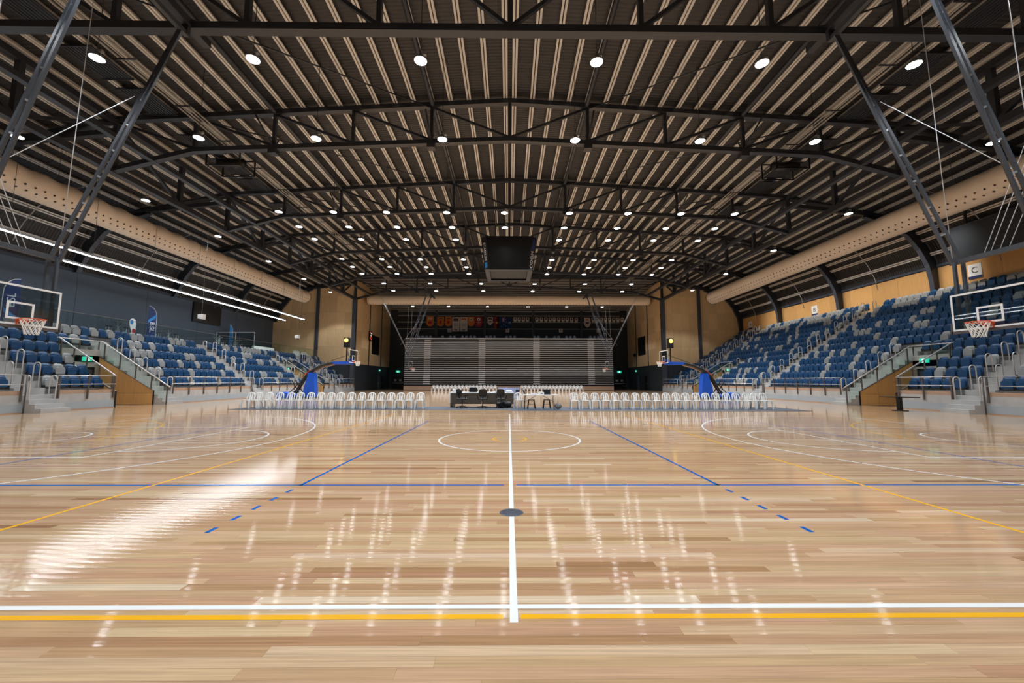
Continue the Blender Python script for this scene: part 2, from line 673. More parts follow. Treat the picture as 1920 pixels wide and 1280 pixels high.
marking('white_sideline', MB().add(line_x(-7.525, -14, 14, ZW), Q), M['lwhite'])
marking('white_sideline', MB().add(line_x(7.525, -14, 14, ZW), Q), M['lwhite'])
marking('white_centre_line', MB().add(line_y(.012, -7.7, 7.68, ZW + .0003, .026), Q), M['lwhite'])
marking('white_centre_circle', MB().ring((0, 0, ZW), 1.75, 1.8), M['lwhite'])
for s in (-1, 1):
    marking('white_baseline', MB().add(line_y(s * 14.025, -7.55, 7.55, ZW), Q), M['lwhite'])
    k = MB()
    k.add(line_x(-2.425, *sorted((s * 8.2, s * 14)), ZW), Q)
    k.add(line_x(2.425, *sorted((s * 8.2, s * 14)), ZW), Q)
    k.add(line_y(s * 8.225, -2.45, 2.45, ZW + .0002), Q)
    marking('white_key', k, M['lwhite'])
    a0 = PI / 2 if s > 0 else -PI / 2
    marking('white_free_throw_arc', MB().ring((s * 8.2, 0, ZW), 1.75, 1.8, a0, a0 + PI, 40), M['lwhite'])
    th = math.asin(6.6 / 6.75)
    c0 = PI if s > 0 else 0
    tp = MB().ring((s * 12.425, 0, ZW), 6.70, 6.75, c0 - th, c0 + th, 80)
    xe = s * (12.425 - 6.75 * math.cos(th))
    for q in (-6.625, 6.625):
        tp.add(line_x(q + (.05 if q < 0 else -.05) * .5, *sorted((xe, s * 14)), ZW), Q)
    marking('white_three_point_arc', tp, M['lwhite'])
    nc = MB().ring((s * 12.425, 0, ZW), 1.25, 1.30, c0 - PI / 2, c0 + PI / 2, 40)
    for q in (-1.275, 1.275):
        nc.add(line_x(q, *sorted((s * 12.425, s * 12.8)), ZW), Q)
    marking('white_no_charge_arc', nc, M['lwhite'])
    # volleyball
    marking('blue_attack_line', MB().add(line_y(s * 2.975, -4.5, 4.5, ZB), Q), M['lblue'])
    for i in range(5):
        y1 = -4.5 - .2 - .35 * i
        marking('blue_dash', MB().add(line_y(s * 2.975, y1 - .15, y1, ZB), Q), M['lblue'])
    marking('blue_end_line', MB().add(line_y(s * 8.975, -4.5, 4.5, ZB), Q), M['lblue'])
    marking('blue_sideline', MB().add(line_x(-4.475, *sorted((s * .09, s * 9)), ZB), Q), M['lblue'])
    marking('blue_sideline', MB().add(line_x(4.475, *sorted((s * .09, s * 9)), ZB), Q), M['lblue'])
    # netball
    marking('yellow_third_line', MB().add(line_y(s * 5.06, -7.6, 7.6, ZY), Q), M['lyellow'])
    marking('yellow_goal_arc', MB().ring((s * 15.25, 0, ZY), 4.85, 4.9, c0 - PI / 2, c0 + PI / 2, 60), M['lyellow'])
    marking('yellow_end_line', MB().add(line_y(s * 15.25, -7.6, 7.6, ZY), Q), M['lyellow'])
    marking('yellow_sideline', MB().add(line_x(-7.635, *sorted((s * .055, s * 15.25)), ZY), Q), M['lyellow'])
    marking('yellow_sideline', MB().add(line_x(7.635, *sorted((s * .055, s * 15.25)), ZY), Q), M['lyellow'])
    marking('yellow_centre_arc', MB().ring((0, 0, ZY), .40, .45, (-.42 if s > 0 else PI - .42) * PI / PI - .6, (.42 if s > 0 else PI + .42) + .6, 24), M['lyellow'])
sk = MB().lathe([(0, .004), (.10, .004), (.13, .003), (.135, .0)], (0, 0, 0), 28).build('socket_cover', M['steel2'])
sk.location = (.01, -5.66, ZW)
tag(sk, 'round grey steel socket cover set on the white centre line', 'floor cover')
# second and third court lines further back
for yc in (22.0, 41.2):
    mb = MB()
    mb.add(line_x(yc - 7.5, -14, 14, ZW), Q)
    mb.add(line_x(yc + 7.5, -14, 14, ZW), Q)
    mb.ring((0, yc, ZW), 1.75, 1.8)
    marking('white_far_court_lines', mb, M['lwhite'])

# ------------------------------------------------------------------ roof, walls
mb = MB()
prof = [(-x, z) for x, z in ROOF[::-1]] + ROOF[1:]
for (xa, za), (xb, zb) in zip(prof, prof[1:]):
    mb.add([(xa, YN, za), (xb, YN, zb), (xb, YE, zb), (xa, YE, za)], Q)
ce = mb.build('ceiling', M['deck'])
struct(ce)
mb = MB()
mb.add([(-G, YE, 16.4), (G, YE, 16.4), (G, YB, 14.6), (-G, YB, 14.6)], Q)
ce2 = mb.build('ceiling_recess', M['deckx'])
struct(ce2)
gb = MB().prism([(-G, 16.2), (G, 16.2), (G, 16.45), (0, 17.75), (-G, 16.45)], YE, YE + .1).build('wall_gable', M['paint'])
struct(gb)
# purlins: two lipped flanges with a dark slot between them, under the deck
px = [.26 + 1.03 * k for k in range(32)]
cache = {}


def purlin_seg(y0, y1):
    mb = MB()
    n = 0
    for q in (-1, 1):
        mb.box(*sorted((q * .026, q * .125)), y0, y1, -.22, -.195)
        mb.box(*sorted((q * .026, q * .04)), y0, y1, -.195, -.02)
        mb.box(*sorted((q * .115, q * .125)), y0, y1, -.195, -.165)
    return mb


base = purlin_seg(-4, YE)
pm = base.mesh('purlin', M['purlin'])
for x0 in px:
    for s in (-1, 1):
        x = s * x0
        if x0 > 33.2:
            continue
        z = roof_z(x)
        dz = (roof_z(x0 + .1) - roof_z(x0 - .1)) / .2
        o = bpy.data.objects.new('purlin', pm)
        C.objects.link(o)
        o.parent = ce
        o.location = (x, 0, z)
        o.rotation_euler = (0, -math.atan(dz) * s, 0)
# girts on the steep side of the curve
for s in (-1, 1):
    for (x, z, an) in ((32.55, 12.5, 55), (33.15, 11.4, 66)):
        o = bpy.data.objects.new('purlin', pm)
        C.objects.link(o)
        o.parent = ce
        o.location = (s * (x + .02), 0, z + .05)
        o.rotation_euler = (0, s * math.radians(an), 0)
pm2 = None
for k in range(15):
    y = YE + 1.0 + k * 1.1
    z = 16.4 - (y - YE) / (YB - YE) * 1.8
    if pm2 is None:
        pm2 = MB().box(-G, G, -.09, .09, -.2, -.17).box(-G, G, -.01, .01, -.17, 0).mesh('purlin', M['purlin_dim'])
    o = bpy.data.objects.new('purlin', pm2)
    C.objects.link(o)
    o.parent = ce2
    o.location = (0, y, z)
# dark longitudinal beams below the purlins
for x in (4.36, 13.2):
    for s in (-1, 1):
        MB().tube([(s * x, -4, roof_z(x) - .36), (s * x, YE, roof_z(x) - .36)], .12, 10).build('roof_beam', M['steel'], ce)
for ya, yb in zip(BAY, BAY[1:-1]):
    for s in (-1, 1):
        MB().tube([(s * 17.6, ya, roof_z(17.6) - .5), (s * 4.4, yb, roof_z(4.4) - .5)], .04, 6).build('bracing_rod', M['steel'], ce)
MB().box(29.52, 29.70, 16, 40, 13.60, 13.70).build('light_housing', M['lampshell'], ce)
for y in (17, 25, 33, 39):
    MB().tube([(29.6, y, 13.7), (29.6, y, 14.7)], .012, 5).build('light_hanger', M['steel'], ce)
# ribbed acoustic vents hung between purlins near the girders
for s in (-1, 1):
    for y in (3.2, 6.0, 8.6, 12.4, 15.0, 17.6, 21.6):
        z = roof_z(19.2) - .27
        mb = MB()
        for i in range(9):
            xx = s * (18.55 + i * .16)
            mb.box(min(xx, xx + s * .1), max(xx, xx + s * .1), y, y + 1.9, z - .05, z)
        mb.box(*sorted((s * 18.5, s * 20.0)), y - .05, y, z - .09, z)
        mb.box(*sorted((s * 18.5, s * 20.0)), y + 1.9, y + 1.95, z - .09, z)
        mb.build('roof_vent', M['steel'], ce)

XW = 33.5
# side walls
wl = MB().box(-XW - .3, -XW, YN, YE, 0, 9.75).build('wall_left', M['bluewall'])
struct(wl)
wr = MB().box(XW, XW + .3, YN, YE, 0, 10.4).build('wall_right', M['paint'])
struct(wr)
MB().box(XW - .14, XW, YN, YE, 10.35, 10.55).build('eave_beam', M['steel2'], wr)
MB().box(-XW, -XW + .14, YN, YE, 9.75, 9.95).build('eave_beam', M['steel2'], wl)
MB().box(-XW - .3, -XW - .05, YN, YE, 9.75, 10.4).build('upper_cladding', M['clad'], wl)
# plywood lining behind the top row of the right stand, one panel each
yy = 6.0
while yy < YE - .4:
    MB().box(XW - .06, XW - .02, yy + .006, min(yy + 2.4, YE) - .006, 7.4, 10.3).build('panel', M['ply2'], wr)
    yy += 2.4
for yv in range(8, 45, 6):
    MB().box(-XW, -XW + .012, yv + .0, yv + .02, 4.3, 9.7).build('wall_joint', M['paint'], wl)

# end walls (plywood above, dark paint below), one object per plywood sheet
for s, side in ((-1, 'left'), (1, 'right')):
    lo, hi = sorted((s * G, s * (XW + .2)))
    we = MB().box(lo, hi, YE, YE + .25, 0, 16.3).build('wall_end_' + side, M['paint'])
    struct(we)
    zr = [3.85, 6.27, 8.69, 11.11, 13.53, 15.95]
    xs = [22.2 + 1.2 * i for i in range(5)] + [27.4 + 1.22 * i for i in range(6)]
    segs = [(a, b) for a, b in zip(xs, xs[1:]) if b - a < 1.5]
    segs[3] = (segs[3][0], 27.05)
    for a, b in segs:
        for z0, z1 in zip(zr, zr[1:]):
            ta, tb = roof_z(a) - .32, roof_z(b) - .32
            if a > 31:
                tb = max(min(tb, roof_z(b) - .5), 8)
            if z0 >= min(ta, tb) + .5 and z0 >= max(ta, tb):
                continue
            za, zb = min(z1 - .01, max(ta, z0 + .02)), min(z1 - .01, max(tb, z0 + .02))
            poly = [(s * (a + .005), z0), (s * (b - .005), z0), (s * (b - .005), zb), (s * (a + .005), za)]
            MB().prism(poly, YE - .035, YE, 'Y').build('panel', M['ply'], we)
    MB().box(*sorted((s * 27.02, s * 27.42)), YE - .28, YE, 0, 15.3).build('steel_post', M['steel2'], we)
    MB().box(*sorted((s * (G - .25), s * (G + .25))), YE - .35, YE + .2, 0, 13.2).build('steel_post', M['steel2'], we)
    # recess side wall
    lo, hi = sorted((s * G, s * (G + .25)))
    wr2 = MB().box(lo, hi, YE + .25, YB, 0, 16.3).build('wall_recess_' + side, M['paint'])
    struct(wr2)
    ys = [YE + .4, 48.5, 51.55, 51.75, 54.6, 57.3, 57.5, 60.0, YB - .1]
    for a, b in zip(ys, ys[1:]):
        if b - a < .5:
            MB().box(*sorted((s * (G - .12), s * G)), a, b, 3.85, 15).build('steel_post', M['steel'], wr2)
            continue
        for z0, z1 in zip(zr, zr[1:]):
            if z0 > 15:
                continue
            MB().box(*sorted((s * (G - .04), s * G)), a + .006, b - .006, z0, z1 - .01).build('panel', M['ply'], wr2)
wb = MB().box(-G - .2, G + .2, YB, YB + .3, 0, 15).build('wall_back', M['paint'])
struct(wb)
for z in (11.0, 12.25, 13.45, 14.3):
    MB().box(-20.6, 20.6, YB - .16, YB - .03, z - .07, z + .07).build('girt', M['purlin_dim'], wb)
for x in (-13.4, -4.45, 4.45, 13.4):
    MB().box(x - .2, x + .2, YB - .5, YB - .05, 9.6, 15).build('steel_post', M['steel2'], wb)
wn = MB().box(-34, 34, YN - .3, YN, 0, 17.7).build('wall_rear', M['bluewall'])
struct(wn)


# ------------------------------------------------------------------ trusses
def chord_z(x, top):
    x = abs(x)
    if top:
        return roof_z(x) - .36
    if x <= 17.6:
        return 14.98 - .0435 * x
    return 14.98 - .0435 * 17.6 - (x - 17.6) * .27


def truss(y, idx, flat=False, end=False):
    t = thing('roof_truss', 'charcoal steel roof truss, ' + ordn(idx) + ' one from the camera' + (' with straight lower beam' if flat else ''),
              'roof truss', (0, y, 12.8), 0, 'roof trusses across the hall')
    bz = (lambda x: 13.17) if flat else (lambda x: chord_z(x, False))
    tz = lambda x: chord_z(x, True)
    mb = MB()
    for a, b in ((-30, -G), (-G, 0), (0, G), (G, 30)):
        mb.bar((a, y, tz(a)), (b, y, tz(b)), .30, .26)
    mb.build('top_chord', M['steel'], t, True)
    mb = MB()
    pts = [-G, -17.6, 0, 17.6, G] if not flat else [-G, G]
    for a, b in zip(pts, pts[1:]):
        mb.bar((a, y, bz(a)), (b, y, bz(b)), .30, .25)
    mb.build('bottom_chord', M['steel'], t, True)
    if flat:
        for x in (-10.1, 10.1):
            mb = MB()
            for i in range(5):
                for j in (-1, 0, 1):
                    mb.disc((x + i * .08 * 1.2, y + j * .07, 13.17 - .13), .02, 6)
            tag(mb.build('splice_bolts', M['black'], t, True), kind='stuff')
    for k in range(-5, 6):
        x = k * 4.4
        MB().bar((x, y, bz(x) + .1), (x, y, tz(x) - .1), .17, .17).build('web_post', M['steel'], t, True)
        if abs(k) in (1, 3) and not flat:
            MB().box(x - .22, x + .22, y - .2, y + .2, bz(x) - .38, bz(x) - .12).build('cleat', M['steel'], t, True)
            for q in (-1, 1):
                MB().tube([(x, y, bz(x)), (x * 1.03, y + q * 1.1, bz(x) + 1.2)], .045, 6).build('fly_brace', M['steel'], t, True)
    for k in range(0, 5):
        for s in (-1, 1):
            MB().bar((s * k * 4.4, y, bz(k * 4.4) + .12), (s * (k + 1) * 4.4, y, tz((k + 1) * 4.4) - .12), .13, .13).build('web_diagonal', M['steel'], t, True)
    return t


for i, y in enumerate(BAY):
    truss(y, i + 1, flat=(i == 0), end=(i == 5))

# girders along the hall, at each side
for s, side in ((-1, 'left'), (1, 'right')):
    x = s * G
    t = thing('girder_truss', 'long charcoal steel girder running down the ' + side + ' side above the seats', 'girder', (x, 20, 13), 0)
    MB().bar((x, -6, 13.05), (x, YE, 13.05), .34, .34).build('bottom_chord', M['steel'], t, True)
    MB().bar((x, -6, 15.85), (x, YE, 15.85), .30, .30).build('top_chord', M['steel'], t, True)
    MB().bar((s * 19.8, -6, 13.62), (s * 19.8, YE, 13.62), .30, .22).build('inner_beam', M['steel'], t, True)
    ys = [-6, -2.5] + [b + (c - b) * q for b, c in zip(BAY, BAY[1:]) for q in (0, .5)] + [BAY[-1]]
    for y in ys:
        MB().bar((x, y, 13.2), (x, y, 15.8), .24, .24).build('web_post', M['steel'], t, True)
    for i, (a, b) in enumerate(zip(ys, ys[1:])):
        p, q = ((a, 13.15), (b, 15.75)) if i % 2 else ((a, 15.75), (b, 13.15))
        MB().bar((x, p[0], p[1]), (x, q[0], q[1]), .16, .16).build('web_diagonal', M['steel'], t, True)

# curved portal legs on the side walls
for s, side in ((-1, 'left'), (1, 'right')):
    for i, y in enumerate(BAY):
        outer = [(28.0, 15.0), (30.5, 14.25), (31.9, 13.3), (32.8, 12.1), (33.4, 10.8), (33.5, 9.6), (33.5, 4.4 if s < 0 else 7.5)]
        inner = [(28.0, 14.35), (30.1, 13.6), (31.3, 12.8), (32.1, 11.7), (32.65, 10.5), (32.85, 9.4), (32.95, 4.4 if s < 0 else 7.5)]
        if s < 0:
            outer[-2:] = [(33.5, 9.7)]
            inner[-2:] = [(33.05, 9.7)]
        t = thing('portal_leg', 'curved charcoal portal leg on the %s wall, %s from the camera end' % (side, ordn(i + 1)), 'steel column', (s * 33.2, y, outer[-1][1]), 0, 'curved portal legs')
        mb = MB()
        for k in range(len(outer) - 1):
            mb.prism([(s * outer[k][0], outer[k][1]), (s * outer[k + 1][0], outer[k + 1][1]), (s * inner[k + 1][0], inner[k + 1][1]), (s * inner[k][0], inner[k][1])], y - .03, y + .03)
        mb.build('web_plate', M['steel'], t, True)
        mb = MB()
        for k in range(len(outer) - 1):
            a, b = inner[k], inner[k + 1]
            mb.bar((s * a[0], y, a[1]), (s * b[0], y, b[1]), .34, .05, (s, 0, .3))
        mb.build('inner_flange', M['steel2'], t, True)
        mb = MB().bar((s * 22, y, 15.3), (s * 28.3, y, 14.6), .28, .3)
        mb.build('rafter', M['steel'], t, True)
        MB().bar((s * 22.1, y, 13.1), (s * 25.5, y, 14.6), .2, .2).build('knee_brace', M['steel'], t, True)
        if i < 5:
            yc = (y + BAY[i + 1]) / 2
            MB().tube([(s * a, yc, b + .12) for a, b in inner[:6 if s > 0 else 5]], .03, 6).build('sag_rod', M['purlin_dim'], t, True)

# ------------------------------------------------------------------ fabric air ducts
def duct(label, p0, p1, r, holes_side, waves):
    ax = Vector(p1) - Vector(p0)
    L = ax.length
    ax.normalize()
    t = thing('air_duct', label, 'air duct', p0)
    nseg = int(L / (.2 if waves else .45))
    n = 28
    if abs(ax.y) > .5:
        e1, e2 = Vector((1, 0, 0)), Vector((0, 0, 1))
    else:
        e1, e2 = Vector((0, 1, 0)), Vector((0, 0, 1))
    v = []
    for i in range(nseg + 1):
        c = ax * (L * i / nseg)
        for j in range(n):
            a = 2 * PI * j / n
            rr = r
            if waves:
                up_ = max(0, math.sin(a + .25))
                d_ = L * i / nseg
                rr *= 1 - .13 * up_ * math.sin(PI * d_ / 1.55) ** 2 + .012 * up_ * math.sin(a * 11 + d_ * 4)
            v.append(c + e1 * (rr * math.cos(a)) + e2 * (rr * math.sin(a)))
    f = [(i * n + j, i * n + (j + 1) % n, (i + 1) * n + (j + 1) % n, (i + 1) * n + j) for i in range(nseg) for j in range(n)]
    f += [tuple(range(n)), tuple(range(nseg * n, nseg * n + n))]
    MB().add(v, f, True).build('fabric_sleeve', M['duct'], t)
    mb = MB()
    k = int(L / .46)
    for i in range(k):
        for q, ang in enumerate((-28, -50) if holes_side is not None else (-70, -110)):
            a = math.radians(ang)
            ca = math.cos(a) * (holes_side if holes_side is not None else 1)
            nrm = e1 * ca + e2 * math.sin(a)
            c = ax * ((i + .5 * q + .3) * .46) + nrm * (r * 1.004)
            up = ax.cross(nrm)
            vs = [c + (ax * math.cos(2 * PI * j / 8) + up * math.sin(2 * PI * j / 8)) * .062 + nrm * .012 for j in range(8)]
            mb.add(vs, [tuple(range(8))])
    ho = mb.build('perforations', M['hole'], t)
    ho['kind'] = 'stuff'
    for q in (0.004, L - .004):
        mb = MB()
        c = ax * q
        mb.tube([c + e1 * ((r + .01) * math.cos(2 * PI * j / 24)) + e2 * ((r + .01) * math.sin(2 * PI * j / 24)) for j in range(25)], .025, 6, False)
        mb.build('end_hoop', M['black'], t)
    mb = MB()
    for i in range(int(L / 2.2)):
        c = ax * ((i + .5) * 2.2) + e2 * r
        mb.tube([c, c + Vector((0, 0, 2.05))], .012, 5)
    mb.build('hangers', M['steel'], t)
    return t


duct('long beige perforated fabric air duct with sagging folds along the left side', (-27, -4, 12.45), (-27, 41.2, 12.45), .84, 1, True)
duct('long smooth beige perforated fabric air duct along the right side', (27, -4, 12.45), (27, 41.2, 12.45), .84, -1, False)
duct('beige perforated fabric air duct hung across the far end', (-21.4, 49, 13.65), (21.4, 49, 13.65), .72, None, False)

# ------------------------------------------------------------------ high bay lamps
def make_lamp(loc, label):
    t = thing('high_bay_lamp', label, 'ceiling lamp', loc, 0, 'high bay lamps in the hall')
    MB().lathe([(.222, .012), (.24, .03), (.238, .07), (.19, .11), (.12, .14), (.10, .24), (0, .25)], (0, 0, 0), 18).build('shade', M['lampshell'], t)
    MB().disc((0, 0, .018), .22, 16).build('diffuser', M['lamp'], t)
    MB().box(.02, .2, -.06, .06, .24, .33).build('driver_box', M['alu'], t)
    L = bpy.data.lights.new('beam', 'SPOT')
    L.shadow_soft_size = .22
    L.spot_size = math.radians(112)
    L.spot_blend = .25
    L.energy = BEAM_POWER
    L.color = (0.90, 0.955, 1.0)
    lo = bpy.data.objects.new('beam', L)
    lo.location = (0, 0, -.02)
    C.objects.link(lo)
    lo.parent = t
    return t


lamp0 = None
rows = [(3.0, (-14.9, -9.3, -3.25, 3.15, 9.2, 14.8)), (7.7, (-14.9, -9.3, -3.25, 3.15, 9.2, 14.8)),
        (16.05, (-15.9, -12.15, -8.5, -4.35, -.35, 4.15, 8.2, 11.9, 15.65)), (18.7, (-15.9, -12.15, -8.5, -4.35, -.35, 4.15, 8.2, 11.9, 15.65)),
        (21.3, (-16, -12.2, -8.5, -4.4, 4.1, 8.15, 11.9, 15.6)), (26.65, (-16, -12.2, -8.5, -4.4, 4.1, 8.15, 11.9, 15.6)),
        (29.25, (-16, -12.2, -8.5, -4.4, 4.1, 8.15, 11.9, 15.6)), (31.85, (-16, -12.2, -8.5, -4.4, 4.1, 8.15, 11.9, 15.6)),
        (36.2, (-15, -9.45, -3.35, 3.05, 9.1, 14.7)), (40.1, (-15, -9.45, -3.35, 3.05, 9.1, 14.7)), (50.9, (-15.1, -9.5, -3.4, 2.95, 9.05, 14.65))]
lamp_list = []
for ri, (y, xs) in enumerate(rows):
    for i, x in enumerate(xs):
        lamp_list.append((x, y, 'lit high bay lamp, %s from left, %s lamp row from the camera' % (ordn(i + 1), ordn(ri + 1))))
for s, side, ys in ((-1, 'left', (7.7, 14.4, 20.8, 27.5, 34.2, 40.9)), (1, 'right', (7.7, 15.9, 23.7, 31.5, 39.3))):
    for i, y in enumerate(ys):
        lamp_list.append((s * 23.5, y, 'round lit high bay lamp outside the %s girder, %s from the camera' % (side, ordn(i + 1))))
cab = {}
for x, y, lab in lamp_list:
    top = (roof_z(x) if y < YE else 15.8) - 13.0 - .1
    if lamp0 is None:
        lamp0 = make_lamp((x, y, 13.0), lab)
        o = lamp0
    else:
        o = dup(lamp0, (x, y, 13.0), 0, lab)
    MB().tube([(0, 0, .33), (0, 0, top)], .012, 5).build('suspension_cable', M['steel'], o)
for o in [c for c in bpy.data.objects if c.name.startswith('high_bay_lamp')]:
    pass

# linear lights under the left roof
for x, y1, lab in ((-25.0, 37.6, 'long white linear strip light under the left roof, nearer the court'), (-27.7, 38.3, 'long white linear strip light under the left roof, nearer the wall')):
    t = thing('strip_light', lab, 'strip light', (x, 0, 8.85), 0, 'linear lights over the left concourse')
    MB().box(-.07, .07, -2, y1, .0, .12).build('housing', M['lampshell'], t)
    MB().box(-.06, .06, -1.98, y1 - .02, -.03, .0).build('diffuser', M['strip'], t)
    mb = MB()
    for k in range(10):
        mb.tube([(0, k * 4 + 1, .12), (0 if x > -26 else -2.6, k * 4 + 1, 6.6 if x > -26 else 5.2)], .01, 5)
    mb.build('hangers', M['steel'], t)


# ------------------------------------------------------------------ scoreboard cube
def scoreboard():
    t = thing('scoreboard_cube', 'dark four sided scoreboard cube hung in the middle of the hall', 'scoreboard', (-.05, 24.3, 10.85))
    hb, ht, z0, z1, ch = 2.05, 2.33, 0.0, 2.75, .42
    def octo(h, c):
        return [(-h + c, -h), (h - c, -h), (h, -h + c), (h, h - c), (h - c, h), (-h + c, h), (-h, h - c), (-h, -h + c)]
    lo = [(x, y, z0) for x, y in octo(hb, ch)]
    hi = [(x, y, z1) for x, y in octo(ht, ch)]
    MB().add(lo + hi, [(i, (i + 1) % 8, 8 + (i + 1) % 8, 8 + i) for i in range(8)] + [tuple(range(8, 16))]).build('body', M['black'], t)
    for a in range(4):
        R = Matrix.Rotation(a * PI / 2, 3, 'Z')
        w0, w1 = hb - ch - .06, ht - ch - .06
        def P(x, z, off):
            k = (z - z0) / (z1 - z0)
            return R @ Vector((x, -(hb + (ht - hb) * k) - off, z))
        v = [P(-w0, .12, .03), P(w0, .12, .03), P(w1, 2.6, .03), P(-w1, 2.6, .03), P(-w0, .12, -.05), P(w0, .12, -.05), P(w1, 2.6, -.05), P(-w1, 2.6, -.05)]
        MB().add(v, [(0, 1, 2, 3), (4, 7, 6, 5), (0, 4, 5, 1), (1, 5, 6, 2), (2, 6, 7, 3), (3, 7, 4, 0)]).build('screen', M['screen'], t)
    # underside: pale frame around a dark tray
    mb = MB()
    e, i = octo(hb, ch), 1.62
    mb.box(-hb + .05, hb - .05, -hb + .05, -i, -.06, .0)
    mb.box(-hb + .05, hb - .05, i, hb - .05, -.06, .0)
    mb.box(-hb + .05, -i, -i, i, -.06, .0)
    mb.box(i, hb - .05, -i, i, -.06, .0)
    mb.build('bottom_frame', M['steel2'], t)
    MB().box(-i, i, -i, i, .1, .14).build('bottom_tray', M['paint'], t)
    # lettering on the two near chamfered corners
    for s, body, blue in ((-1, 'STADIUM', .28), (1, 'ODOM', .95)):
        k = .5
        c = Vector((s * ((hb + ht) / 2 - ch / 2), -((hb + ht) / 2 - ch / 2), 1.37))
        n = Vector((s, -1, 0)).normalized()
        tilt = Vector((s * (ht - hb), -(ht - hb), z1 - z0)).normalized()
        if s < 0:
            rt, up = -tilt, None
        else:
            rt, up = tilt, None
        up = n.cross(rt) * 1
        rot = basis(rt, up)
        off = (n + Vector((0, 0, .0))) * .05
        text(body, .36 if s < 0 else .46, M['flagwhite'], t, c + off + tilt * (.12 if s < 0 else -.55), rot, 'lettering')
        mb = MB()
        q = c + off + tilt * (-1.02 if s < 0 else .75)
        side = n.cross(tilt)
        h = .22 if s < 0 else .42
        mb.add([q - side * .16 - tilt * h, q + side * .16 - tilt * h, q + side * .16 + tilt * h, q - side * .16 + tilt * h], Q)
        mb.build('logo_patch', M['sky'] if s < 0 else M['navy'], t)
    for x in (-1.2, 1.2):
        for y in (-1.2, 1.2):
            MB().tube([(x, y, 2.7), (x, y, 6.3)], .03, 6).build('suspension_rod', M['steel'], t)
    MB().box(-1.5, 1.5, -1.5, 1.5, 2.75, 2.95).build('winch_frame', M['steel'], t)
    return t


scoreboard()


# ------------------------------------------------------------------ basketball hoops
def backboard(t, x, s):
    """board plane at local x (court side towards -s); local z is height"""
    MB().box(x - .012, x + .012, -.9, .9, 2.9, 3.95).build('backboard_glass', M['bglass'], t)
    mb = MB()
    f = x - s * .016
    def strip(y0, y1, z0, z1):
        mb.box(*sorted((f, f - s * .006)), y0, y1, z0, z1)
    strip(-.9, .9, 3.90, 3.95)
    strip(-.9, .9, 2.9, 2.95)
    strip(-.9, -.85, 2.95, 3.90)
    strip(.85, .9, 2.95, 3.90)
    strip(-.295, .295, 3.45, 3.50)
    strip(-.295, .295, 3.05, 3.10)
    strip(-.295, -.245, 3.10, 3.45)
    strip(.245, .295, 3.10, 3.45)
    mb.build('board_lines', M['white'], t)
    rx = x - s * .375
    rim = MB()
    rim.tube([(rx + .23 * math.cos(a), .23 * math.sin(a), 3.05) for a in [2 * PI * k / 28 for k in range(29)]], .011, 8, False)
    rim.box(*sorted((x - s * .02, x - s * .15)), -.09, .09, 2.98, 3.06)
    rim.bar((x - s * .03, .07, 2.92), (x - s * .2, .12, 3.03), .02, .03)
    rim.bar((x - s * .03, -.07, 2.92), (x - s * .2, -.12, 3.03), .02, .03)
    ro = rim.build('rim', M['orange'], t)
    net = MB()
    nn = 12
    lev = [(0.225, 3.04), (.20, 2.94), (.165, 2.84), (.14, 2.74), (.125, 2.65)]
    for k in range(nn):
        for q in (-1, 1):
            pts = []
            for li, (r, z) in enumerate(lev):
                a = 2 * PI * (k + q * .5 * li) / nn
                pts.append((rx + r * math.cos(a), r * math.sin(a), z))
            net.tube(pts, .0075, 4, False)
    net.build('net', M['net'], t)


